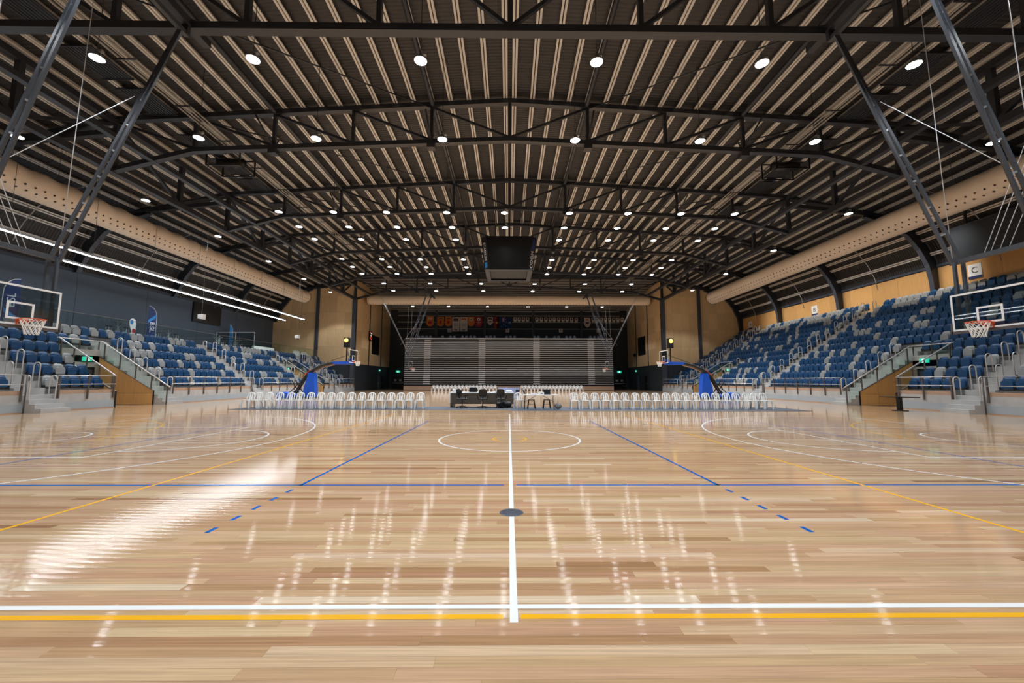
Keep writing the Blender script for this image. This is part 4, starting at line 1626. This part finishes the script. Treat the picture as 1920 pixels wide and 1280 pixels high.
banner('flag', 'dark flag with white stars and crossed canton, hung upright', 937, 950.5, 594, 616.5, M['bblue'], 'flat',
       (('box', M['bred'], -.35, .35, .72, .80), ('box', M['bred'], -.1, .1, .55, .97), ('line', M['flagwhite'], -.35, .56, .35, .96, .10, .012), ('line', M['flagwhite'], .35, .56, -.35, .96, .10, .014),
        ('star', M['flagwhite'], .55, .78, .16), ('star', M['flagwhite'], .75, .55, .12), ('star', M['flagwhite'], .1, .34, .14), ('star', M['flagwhite'], .6, .26, .12), ('star', M['flagwhite'], -.45, .18, .16)), 'flag', 'flags on the far wall')
banner('flag', 'deep blue flag with a white arc emblem, right of the starred flag', 951.3, 960, 596, 615.5, M['bblue'], 'flat', (('ring', M['flagwhite'], 0, .52, .5),), 'flag', 'flags on the far wall')
pen = [965.6, 973.4, 981.3, 989, 1006.6, 1015, 1023.4, 1031.4, 1039.2, 1047.6, 1055.7, 1063.3, 1072, 1080.6, 1112.3, 1120, 1127.8, 1135.5, 1143.2, 1151, 1159, 1166.8]
for i, xc in enumerate(pen):
    banner('pennant', 'small cream pennant with dark print, %s from the left in the pennant row' % ordn(i + 1), xc - 3, xc + 3, 594.6, 603.8 if i not in (12, 13) else 605, M['bcream'], 'point',
           (('box', M['bdark'], -.45, .45, .5, .85),), 'pennant', 'pennants on the far wall')
banner('banner', 'large cream shield-shaped banner among the small pennants', 1095.2, 1107.4, 594.5, 613.8, M['bcream'], 'shield', (('box', M['bor'], -.4, .4, .7, .85), ('box', M['bdark'], -.5, .5, .35, .55)))
for ch, xc in (('P', 780.5), ('Q', 842.6), ('R', 951.3), ('S', 1051.6), ('T', 1122.6)):
    a, zt = px2(xc - 3.6, 615.6, YBN)
    b, zb = px2(xc + 3.6, 623, YBN)
    t = thing('block_sign', 'pale square sign with the letter %s over the folded bleachers' % ch, 'sign', ((a + b) / 2, YBN + .1, zb), 0, 'seat block signs')
    MB().box(-(b - a) / 2, (b - a) / 2, -.01, .02, 0, zt - zb).build('plate', M['bcream'], t)
    text(ch, .62, M['letter'], t, (0, -.02, (zt - zb) / 2), basis((1, 0, 0), (0, 0, 1)), 'letter')
    MB().tube([(0, 0, zt - zb), (0, .3, zt - zb + .4)], .02, 4).build('bracket', M['black'], t)
# right wall block signs
for ch, y, z in (('C', 17.15, 9.25), ('B', 32.1, 9.05), ('A', 43.6, 9.05)):
    t = thing('block_sign', 'white sign with the letter %s on the plywood above the right stand' % ch, 'sign', (XW - .09, y, z), 0, 'seat block signs')
    MB().box(-.02, .02, -.42, .42, -.42, .62).build('plate', M['white'], t)
    MB().box(-.03, -.018, -.42, .42, -.42, -.24).build('strip', M['navy'], t)
    text(ch, .62, M['letter'], t, (-.03, 0, .16), basis((0, -1, 0), (0, 0, 1)), 'letter')

# ------------------------------------------------------------------ white chairs
def chair_proto(label, loc, group):
    t = thing('plastic_chair', label, 'chair', loc, 0, group)
    mb = MB()
    pr = [(-.205, -.20), (-.17, -.235), (.17, -.235), (.205, -.20), (.185, .17), (.16, .20), (-.16, .20), (-.185, .17)]
    v = [(x, y, .445) for x, y in pr] + [(x * .8, y * .8, .432) for x, y in pr] + [(x * .97, y * .97, .415) for x, y in pr]
    n = len(pr)
    f = [tuple(n + i for i in range(n)), tuple(2 * n + i for i in range(n))]
    f += [(i, (i + 1) % n, n + (i + 1) % n, n + i) for i in range(n)] + [(i, (i + 1) % n, 2 * n + (i + 1) % n, 2 * n + i) for i in range(n)]
    mb.add(v, f)
    mb.build('seat', M['white'], t)
    mb = MB()
    pts = [(-.195, .18, .43), (-.19, .215, .58), (-.18, .245, .69), (-.15, .262, .765), (-.09, .272, .80), (0, .275, .81), (.09, .272, .80), (.15, .262, .765), (.18, .245, .69), (.19, .215, .58), (.195, .18, .43)]
    mb.tube(pts, .030, 7)
    for x in (-.062, 0.062):
        mb.bar((x * .8, .19, .43), (x, .268, .79), .075, .014, (0, 1, 0))
    mb.bar((-.06, .22, .585), (.06, .22, .585), .06, .014, (0, 1, 0))
    mb.build('backrest', M['white'], t)
    for sx in (-1, 1):
        MB().bar((sx * .185, -.21, .43), (sx * .215, -.25, 0), .058, .042, (0, 1, 0)).build('leg', M['white'], t)
        MB().bar((sx * .18, .18, .43), (sx * .205, .27, 0), .06, .042, (0, 1, 0)).build('leg', M['white'], t)
    return t


def fx(px_, Y):
    return px2(px_, 740, Y)[0]


MATZ = .012
lx = [474.6, 489, 508, 528, 548, 566, 585.5, 604, 623, 641, 661.5, 680, 699, 717, 735, 753, 770, 790]
rx = [1076, 1096, 1115, 1134, 1153.5, 1172, 1191, 1210.5, 1230, 1249, 1268, 1286, 1305, 1324, 1343, 1362, 1381, 1400, 1416, 1432]
ch0 = None
CYF = 10.75
nm = {'L': ('front left', len(lx)), 'R': ('front right', len(rx))}
for key, arr in (('L', lx), ('R', rx)):
    for i, p in enumerate(arr):
        lab = 'white plastic chair in the %s row facing the court, %s from the left' % (nm[key][0], ordn(i + 1))
        X = fx(p, CYF + .25)
        loc = (X, CYF, MATZ)
        rz = random.uniform(-.05, .05)
        if ch0 is None:
            ch0 = chair_proto(lab, loc, 'white chairs courtside')
        else:
            dup(ch0, loc, rz, lab)
YF = 44.0
for side, x0, x1, n in (('left', 812.6, 928.5, 18), ('right', 979.5, 1090.7, 18)):
    for i in range(n):
        p = x0 + (x1 - x0) * i / (n - 1)
        dup(ch0, (fx(p, YF), YF, 0), random.uniform(-.05, .05), 'white plastic chair in the far %s row before the folded bleachers, %s from the left' % (side, ordn(i + 1)), 'white chairs at the far end')
dup(ch0, (.55, 11.0, MATZ), .3, 'white plastic chair behind the left end of the folding table', 'white chairs courtside')

for lab, a in (('long grey floor mat under the front left chairs and the desk', (-14.2, .02, 9.95, 12.4)), ('long grey floor mat under the folding table and the front right chairs', (.04, 15.0, 9.35, 12.2))):
    o = MB().box(*a, 0.002, MATZ).build('floor_mat', M['mat'])
    tag(o, lab, 'mat', 'grey floor mats')

# ------------------------------------------------------------------ scorer's desk and its things
t = thing('scorers_desk', 'long dark scorers desk with brown front panels and a white cloth', 'desk', (-1.5, 12.05, MATZ))
MB().box(-1.75, 1.75, -.35, .4, .78, .82).build('desk_top', M['paper'], t)
for i in range(2):
    MB().box(-1.73 + 1.74 * i, -.01 + 1.74 * i, -.36, -.33, .19, .78).build('front_panel', M['desk'], t)
for x in (-1.72, -1.58, 1.60, 1.72):
    MB().box(x - .025, x + .025, -.34, .34, 0, .78).build('leg', M['hoopf'], t)
MB().box(-1.76, 1.76, .39, .41, .3, .82).build('cloth_drop', M['paper'], t)
MB().box(-1.78, -1.74, -.36, .4, .25, .83).build('side_panel', M['paper'], t)


def office_chair(label, x, y, rz):
    t = thing('office_chair', label, 'office chair', (x, y, MATZ), rz, 'office chairs at the desk')
    mb = MB()
    for k in range(5):
        a = 2 * PI * k / 5 + .3
        mb.bar((0, 0, .11), (.29 * math.cos(a), .29 * math.sin(a), .075), .05, .035)
    mb.build('star_base', M['black'], t)
    for k in range(5):
        a = 2 * PI * k / 5 + .3
        c = (.29 * math.cos(a), .29 * math.sin(a), .03)
        MB().tube([(c[0] - .02, c[1], .03), (c[0] + .02, c[1], .03)], .03, 8).build('caster', M['black'], t)
    MB().tube([(0, 0, .1), (0, 0, .46)], [.03, .025], 8).build('gas_column', M['hoopf'], t)
    mb = MB()
    pr = [(-.23, -.2), (-.16, -.25), (.16, -.25), (.23, -.2), (.24, .12), (.18, .22), (-.18, .22), (-.24, .12)]
    v = [(x, y, .46) for x, y in pr] + [(x * 1.04, y * 1.04, .50) for x, y in pr] + [(x * .9, y * .9, .54) for x, y in pr]
    n = 8
    mb.add(v, [tuple(range(n)), tuple(2 * n + i for i in range(n))] + [(r * n + i, r * n + (i + 1) % n, (r + 1) * n + (i + 1) % n, (r + 1) * n + i) for r in (0, 1) for i in range(n)], False)
    mb.build('seat', M['black'], t)
    mb = MB()
    v, f = [], []
    prof = [(-.15, .62), (-.21, .70), (-.225, .84), (-.20, .96), (-.12, 1.03), (.12, 1.03), (.20, .96), (.225, .84), (.21, .70), (.15, .62)]
    n = len(prof)
    for yo, sc in ((-.27, .92), (-.25, 1.0), (-.21, .92)):
        for x, z in prof:
            v.append((x * sc, yo - .12 * (z - .62) + .03 * (abs(x) / .2) ** 2, .82 + (z - .82) * sc))
    f = [tuple(range(n)), tuple(2 * n + i for i in range(n))] + [(r * n + i, r * n + (i + 1) % n, (r + 1) * n + (i + 1) % n, (r + 1) * n + i) for r in (0, 1) for i in range(n)]
    mb.add(v, f, False)
    mb.build('backrest', M['black'], t)
    MB().bar((0, -.2, .5), (0, -.29, .8), .07, .03).build('back_stem', M['black'], t)
    for q in (-1, 1):
        mb = MB().tube([(q * .24, 0, .5), (q * .29, -.02, .66)], .018, 6)
        mb.build('arm_post', M['black'], t)
        MB().box(*sorted((q * .255, q * .325)), -.15, .14, .66, .70).build('armrest', M['black'], t)
    return t


office_chair('black office chair turned sideways at the left end of the desk', -2.52, 11.15, -.75)
office_chair('black office chair at the middle of the desk', -1.42, 11.1, .1)
office_chair('black office chair in front of the right end of the desk', -.42, 11.2, -.15)


def laptop(label, x, y, z, rz, m, wd=.36, tilt=.25):
    t = thing('laptop', label, 'laptop', (x, y, z), rz)
    MB().box(-wd / 2, wd / 2, -.12, .12, 0, .02).build('keyboard_base', m, t)
    MB().bar((0, .12, .02), (0, .12 + .24 * math.sin(tilt), .02 + .25 * math.cos(tilt)), wd, .012, (0, 1, 0)).build('lid', m, t)
    MB().bar((0, .112, .035), (0, .112 + .22 * math.sin(tilt), .03 + .225 * math.cos(tilt)), wd - .04, .006, (0, 1, 0)).build('screen', M['screen'], t)
    return t


DT = .82 + MATZ
laptop('black monitor-sized laptop standing on the scorers desk', -2.02, 12.0, DT, .05, M['black'], .42, .08)
for i, (x, w_, h, lab) in enumerate(((-2.95, .4, .17, 'crumpled white papers at the left end of the scorers desk'), (-1.62, .16, .24, 'small white box with a black dial on the scorers desk'),
                                     (-.55, .55, .05, 'white sheets lying at the middle right of the scorers desk'), (.0, .32, .09, 'white folder stack at the right end of the scorers desk'))):
    t = thing('papers' if i != 1 else 'white_box', lab, 'papers' if i != 1 else 'box', (x, 12.0, DT), .1 * i)
    n = 4
    for k in range(n):
        o_ = random.uniform(-.03, .03)
        if i == 1:
            break
        MB().bar((o_, -.13, h * (k + .5) / n), (o_ + .02, .13, h * (k + .5) / n + random.uniform(0, .03)), w_ * random.uniform(.8, 1), h / n * .8).build('sheet', M['paper'], t)
    if i == 1:
        MB().box(-w_ / 2, w_ / 2, -.08, .08, 0, h).build('case', M['white'], t)
        MB().tube([(0, -.09, h * .5), (0, -.08, h * .5)], .05, 10).build('dial', M['black'], t)
t = thing('covered_board', 'lavender printed board standing behind the right end of the desk', 'sign board', (-.02, 12.85, 0))
MB().box(-.62, .62, -.04, .04, .45, 1.08).build('printed_face', M['lav'], t)
MB().box(.4, .58, -.05, -.04, .62, .95).build('dark_print', M['letter'], t)
for q in (-.5, .5):
    MB().box(q - .03, q + .03, -.25, .25, 0, .45).build('foot', M['alu'], t)
t = thing('duffel_bag', 'black duffel bag on the mat in front of the desk', 'bag', (-.28, 11.45, MATZ))
MB().tube([(-.42, 0, .16), (-.36, 0, .17), (0, .02, .19), (.34, 0, .18), (.42, 0, .16)], [.08, .15, .18, .16, .08], 12).build('body', M['black'], t)
MB().tube([(-.2, -.02, .33), (-.1, -.02, .43), (.1, -.02, .43), (.2, -.02, .33)], .012, 5).build('handle', M['hoopf'], t)
t = thing('pink_bottle', 'small pale pink bottle standing beside the black duffel bag', 'bottle', (.22, 11.4, MATZ))
MB().lathe([(0, 0), (.04, 0), (.042, .02), (.042, .17), (.02, .2), (.02, .22)], (0, 0, 0), 12).build('body', M['bcream'], t)
MB().lathe([(.024, .22), (.024, .25), (0, .25)], (0, 0, 0), 12).build('cap', M['bred'], t)

# folding table
t = thing('folding_table', 'white folding table with thin dark legs beside the scorers desk', 'table', (1.55, 10.35, MATZ), 0)
MB().box(-.98, .98, -.3, .38, .715, .75).build('table_top', M['white'], t)
for q in (-1, 1):
    for yy in (-.22, .28):
        MB().tube([(q * .72, yy, .71), (q * .78, yy, 0)], .014, 6).build('leg', M['black'], t)
    MB().tube([(q * .74, -.22, .38), (q * .15, -.05, .71)], .011, 5).build('brace', M['black'], t)
TT = .75 + MATZ
laptop('white laptop open sideways on the left end of the folding table', .92, 10.4, TT, 1.25, M['white'], .34, .5)
laptop('dark laptop with its lid up on the right half of the folding table', 1.98, 10.45, TT, .12, M['steel2'], .38, .12)
t = thing('paper_tray', 'flat white paper stack left of the middle of the folding table', 'papers', (1.27, 10.35, TT))
for k in range(4):
    MB().box(-.17 + k * .01, .17 - k * .005, -.12, .12, k * .02, k * .02 + .015).build('sheet', M['paper'], t)
t = thing('printer', 'small white printer with a dark slot on the folding table', 'printer', (1.66, 10.35, TT))
MB().prism([(-.14, 0), (.14, 0), (.14, .11), (.10, .14), (-.10, .14), (-.14, .11)], -.12, .12).build('case', M['white'], t)
MB().box(-.04, .09, -.125, -.12, .05, .09).build('slot', M['black'], t)
for i, x in enumerate((1.18, 2.0)):
    t = thing('metal_stool', 'low dark metal stool with a white seat behind the %s of the folding table' % ('left' if i == 0 else 'right'), 'stool', (x, 10.95, MATZ), 0, 'stools at the folding table')
    MB().prism([(-.17, -.15), (-.15, -.17), (.15, -.17), (.17, -.15), (.17, .15), (.15, .17), (-.15, .17), (-.17, .15)], .44, .475, 'Z').build('seat', M['brown'], t)
    for sx in (-1, 1):
        for sy in (-1, 1):
            MB().bar((sx * .14, sy * .14, .44), (sx * .2, sy * .2, 0), .05, .025, (0, 1, 0)).build('leg', M['brown'], t)
    MB().bar((-.16, .16, .22), (.16, .16, .22), .02, .02).build('stretcher', M['brown'], t)
t = thing('grey_bag', 'crumpled grey bag on the mat at the right end of the folding table', 'bag', (2.52, 10.25, MATZ))
MB().tube([(-.16, 0, .13), (-.12, 0, .15), (0, 0, .17), (.12, .02, .16), (.17, 0, .12)], [.06, .13, .15, .13, .05], 10).build('body', M['bag'], t)
MB().tube([(-.06, 0, .3), (0, 0, .42), (.08, 0, .3)], .012, 5).build('handle', M['bag'], t)
# tall dark table by the right tunnel
t = thing('standing_table', 'dark standing table with a flat top by the right entry tunnel', 'table', (19.75, 9.75, 0))
MB().box(-.55, .55, -.5, .5, .66, .70).build('top', M['black'], t)
MB().box(-.08, .08, -.08, .08, .03, .66).build('column', M['black'], t)
MB().box(-.22, .22, -.22, .22, 0, .03).build('foot_plate', M['black'], t)

# ------------------------------------------------------------------ left concourse
t = thing('glass_balustrade', 'clear glass balustrade along the front edge of the left concourse', 'balustrade', (-26.95, 24, ZC))
yy = YS0
while yy < YS1 - .2:
    y1 = min(yy + 1.8, YS1)
    MB().box(-26.957, -26.943, yy + .01, y1 - .01, ZC + .05, ZC + 1.12).build('glass_panel', M['glass'], t, True)
    MB().box(-26.99, -26.91, yy - .03, yy + .03, ZC, ZC + .3).build('clamp_post', M['post'], t, True)
    yy += 1.8
MB().tube([(-26.95, YS0, ZC + 1.14), (-26.95, YS1, ZC + 1.14)], .015, 6).build('top_rail', M['post'], t, True)
t = thing('glass_screen', 'tall framed glass screen standing across the left concourse', 'screen', (-29.3, 31.6, ZC))
for k in range(2):
    x0 = -31.0 + k * 2.0
    MB().box(x0 + .03, x0 + 1.97, 31.59, 31.61, ZC + .05, ZC + 2.0).build('glass_panel', M['bglass'], t, True)
    mb = MB()
    mb.box(x0, x0 + .03, 31.57, 31.63, ZC, ZC + 2.05)
    mb.box(x0 + 1.97, x0 + 2.0, 31.57, 31.63, ZC, ZC + 2.05)
    mb.box(x0, x0 + 2, 31.57, 31.63, ZC + 2.0, ZC + 2.05)
    mb.build('frame', M['alu'], t, True)


def bar_table(label, x, y):
    t = thing('bar_table', label, 'table', (x, y, ZC), 0, 'tall tables on the left concourse')
    MB().lathe([(0, 1.04), (.40, 1.04), (.41, 1.06), (.40, 1.08), (0, 1.08)], (0, 0, 0), 24).build('top', M['steel2'], t)
    for a in (.6, 2.2, 3.7, 5.3):
        MB().tube([(.28 * math.cos(a), .28 * math.sin(a), 1.04), (-.12 * math.cos(a), -.12 * math.sin(a), .5), (.34 * math.cos(a), .34 * math.sin(a), 0)], .014, 6).build('leg', M['alu'], t)
    return t


def bar_stool(label, x, y):
    t = thing('bar_stool', label, 'stool', (x, y, ZC), 0, 'bar stools on the left concourse')
    MB().lathe([(0, .70), (.18, .70), (.19, .73), (.17, .78), (0, .79)], (0, 0, 0), 18).build('seat', M['black'], t)
    for a in (.8, 2.35, 3.9, 5.5):
        MB().tube([(.12 * math.cos(a), .12 * math.sin(a), .70), (.2 * math.cos(a), .2 * math.sin(a), 0)], .013, 6).build('leg', M['alu'], t)
    MB().tube([(.17 * math.cos(2 * PI * k / 16), .17 * math.sin(2 * PI * k / 16), .25) for k in range(17)], .01, 5, False).build('foot_ring', M['alu'], t)
    return t


for i, (p, Y) in enumerate(((217, 18.3), (313, 22.8), (404, 30.0), (441, 33.5))):
    bar_table('tall round grey table on the left concourse, %s from the camera' % ordn(i + 1), -28.0, (741 * 28.0 / (951 - p)) + CY)
for i, p in enumerate((200, 233, 294, 327, 416, 432, 448)):
    bar_stool('black topped bar stool on the left concourse, %s from the camera' % ordn(i + 1), -28.2 + (.55 if i % 2 else 0) * 0.6, 741 * (28.2 - .33 * (i % 2)) / (951 - p) + CY)


def feather(name, label, y, x, h, wd, m, body=None, flip=1, slash=True):
    """feather flag on a pole; the cloth lies in a plane facing the hall (+x)"""
    t = thing(name, label, 'flag', (x, y, ZC), 0, 'feather flags on the left concourse')
    MB().lathe([(0, 0), (.22, 0), (.22, .03), (.03, .05), (.03, .12), (0, .12)], (0, 0, 0), 16).build('base', M['black'], t)
    pts = [(0, 0, .1), (0, 0, h * .72)]
    for q in range(1, 9):
        a = PI / 2 * q / 8
        pts.append((0, flip * wd * .92 * (1 - math.cos(a)), h * .72 + h * .28 * math.sin(a)))
    MB().tube(pts, .02, 6).build('pole', M['flagwhite'], t)
    poly = [(flip * .03, .35)] + [(flip * .03 + p[1], p[2]) for p in pts[1:]] + [(flip * wd * .92, h * .9), (flip * wd, h * .6), (flip * wd, .35)]
    MB().prism([(a, b) for a, b in poly], .0, .012, 'X').build('cloth', m, t)
    if body:
        rt = Vector((0, 0, -1)) if flip < 0 else Vector((0, 0, 1))
        n = Vector((1, 0, 0))
        rot = basis(rt, n.cross(rt))
        text(body, .62, M['flagwhite'], t, (.02, flip * wd * .5, h * (.46 if flip < 0 else .58)), rot, 'lettering', .002)
        if slash:
            mb = MB()
            zc = h * .68 if flip < 0 else h * .30
            mb.add([(.016, flip * .1, zc + .42), (.016, flip * .1, zc + .12), (.016, flip * wd * .96, zc - .42), (.016, flip * wd * .96, zc - .15)], Q)
            mb.build('slash', M['sky'], t)
    return t


feather('feather_flag', 'navy feather flag with white letters behind the left glass backboard', 13.75, -31.0, 3.3, .85, M['navy'], 'BSL', 1)
feather('feather_flag', 'tall navy feather flag with white letters in the middle of the left concourse', 24.35, -31.0, 3.3, .85, M['navy'], 'BSL', -1)
feather('feather_flag', 'narrow light blue feather flag near the far end of the left wall', 36.3, -32.6, 3.4, .6, M['sky'], None, -1)
t = thing('teardrop_flag', 'pale teardrop flag with a red emblem beside the navy feather flag', 'flag', (-31.2, 22.6, ZC), 0, 'feather flags on the left concourse')
MB().lathe([(0, 0), (.2, 0), (.2, .03), (0, .05)], (0, 0, 0), 14).build('base', M['black'], t)
td = [(0, .25), (-.25, .9), (-.45, 1.45), (-.5, 1.75), (-.40, 1.98), (-.2, 2.05), (0, 1.95), (.08, 1.6), (.06, .9)]
MB().prism([(-a * -1, b) for a, b in td], 0, .012, 'X').build('cloth', M['flagwhite'], t)
MB().tube([(0, .02, .03), (0, .03, .3), (0, .1, 1.6), (0, .02, 1.97)], .014, 6).build('pole', M['alu'], t)
mb = MB()
mb.disc((.02, -.08, 1.0), .15, 16, 'X', .2)
mb.build('emblem', M['bred'], t)
MB().disc((.018, -.3, 1.72), .14, 14, 'X', .2).build('emblem', M['sky'], t)
t = thing('teardrop_flag', 'small white teardrop flag left of the light blue feather flag', 'flag', (-32.4, 34.0, ZC), 0, 'feather flags on the left concourse')
MB().lathe([(0, 0), (.2, 0), (.2, .03), (0, .05)], (0, 0, 0), 14).build('base', M['black'], t)
MB().prism([(0, .25), (-.2, .9), (-.3, 1.5), (-.2, 1.85), (0, 1.9), (.05, 1.5)], 0, .012, 'X').build('cloth', M['flagwhite'], t)

# video screens
t = thing('wall_screen', 'large dark television screen on the left navy wall', 'screen', (-XW + .1, 33.2, 8.75))
MB().box(-.1, .08, -2.0, 2.0, -1.1, 1.1).build('casing', M['black'], t)
MB().box(.08, .09, -1.9, 1.9, -1.0, 1.0).build('display', M['screen'], t)
t = thing('wall_screen', 'big dark video screen high over the right stand, near the camera', 'screen', (31.7, 14.0, 11.0))
MB().box(-.12, .25, -3.0, 3.0, -1.2, 1.35).build('casing', M['steel2'], t)
MB().box(-.14, -.12, -2.85, 2.9, -1.1, 1.25).build('display', M['paint'], t)
for q in (-2, 2):
    MB().box(.0, .12, q - .06, q + .06, 1.35, 2.4).build('bracket', M['steel'], t)
# white sensor boxes on rods
for i, y in enumerate((20.4, 34.4)):
    t = thing('hanging_sensor', 'small white box hung on a thin rod over the left stand, %s one' % ('nearer' if i == 0 else 'farther'), 'sensor', (-24, y, 6.4), 0, 'white boxes on rods')
    MB().prism([(-.2, -.16), (.2, -.2), (.2, .2), (-.2, .16)], -.16, .16).build('case', M['white'], t)
    MB().tube([(.0, 0, .18), (0, 0, roof_z(24) - 6.5)], .008, 5).build('rod', M['cable'], t)
    MB().box(-.06, .06, -.08, .08, -.3, -.2).build('lens', M['black'], t)
# white sofas and counters at the far end of the concourse
for i, (p0, p1, lab) in enumerate(((477, 515, 'long white padded sofa by the far end of the left concourse'), (556, 572, 'white cube seat at the far left by the plywood wall'), (574, 586, 'white rolled sofa at the far left by the plywood wall'))):
    X = -28.6 if i == 0 else -26.0 + .0
    D = 741 * abs(X) / (951 - (p0 + p1) / 2)
    L = abs(741 * X / (951 - p0) - 741 * X / (951 - p1))
    y = D + CY
    if i:
        y = min(y, 44.6 - (1.2 if i == 1 else 0))
        L = 1.2
        X = -27.9
        y = 42.2 if i == 1 else 44.2
    t = thing('white_sofa', lab, 'sofa', (X, y, ZC), 0, 'white lounge seats on the left concourse')
    MB().prism([(-.35, .05), (.35, .05), (.38, .30), (.33, .42), (-.3, .42), (-.35, .35)], -L / 2, L / 2).build('seat', M['white'], t)
    MB().prism([(-.38, .3), (-.16, .42), (-.2, .82), (-.28, .86), (-.38, .8)], -L / 2, L / 2).build('backrest', M['white'], t)
    for q in (-1, 1):
        MB().box(-.3, .3, q * (L / 2 - .1) - .03, q * (L / 2 - .1) + .03, 0, .05).build('foot', M['black'], t)
# small red and white score display on the left recess post
t = thing('score_display', 'small black score display with red and white lights on the left recess wall', 'scoreboard', (-G + .16, 51.65, 8.4))
MB().box(-.05, .12, -.5, .5, -.75, .75).build('case', M['black'], t)
for k, (a, b, mm) in enumerate(((-.3, .5, 'redled'), (.2, .45, 'exitw'), (0, .1, 'exitw'), (-.25, -.3, 'redled'), (.25, -.1, 'redled'), (.2, -.5, 'redled'))):
    MB().box(.12, .135, a - .1, a + .1, b - .1, b + .1).build('digit', M[mm], t)
t = thing('wall_speaker', 'small black loudspeaker on the right recess wall beside the dark screen', 'loudspeaker', (G - .25, 57.9, 5.9))
MB().prism([(-.2, -.25), (.2, -.25), (.2, .25), (-.15, .25)], -.2, .2).build('cabinet', M['black'], t)
MB().box(-.215, -.2, -.15, .15, -.2, .2).build('grille', M['steel'], t)
# cable trays along the roof
for s, side in ((-1, 'left'), (1, 'right')):
    t = thing('cable_tray', 'bundle of dark cable trays running along the roof on the %s' % side, 'cable tray', (s * 17.0, 20, 15.7))
    for q in range(4):
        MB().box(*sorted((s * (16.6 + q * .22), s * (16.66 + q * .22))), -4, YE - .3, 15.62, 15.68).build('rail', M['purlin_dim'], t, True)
    for y in range(0, 44, 3):
        MB().box(*sorted((s * 16.55, s * 17.35)), y - .02, y + .02, 15.56, 15.62).build('rung', M['steel'], t, True)
    t = thing('winch_cradle', 'black box shaped winch cradle under the roof on the %s' % side, 'winch', (s * 17.3, 13.2, 14.9))
    mb = MB()
    for x in (-1, 1):
        for y in (-.7, .7):
            mb.bar((x, y, -.5), (x, y, .5), .07, .07)
        for z in (-.5, .5):
            mb.bar((x, -.7, z), (x, .7, z), .07, .07)
    for y in (-.7, .7):
        for z in (-.5, .5):
            mb.bar((-1, y, z), (1, y, z), .07, .07)
    mb.build('frame', M['black'], t)
    MB().tube([(-.8, 0, 0), (.8, 0, 0)], .25, 12).build('drum', M['black'], t)
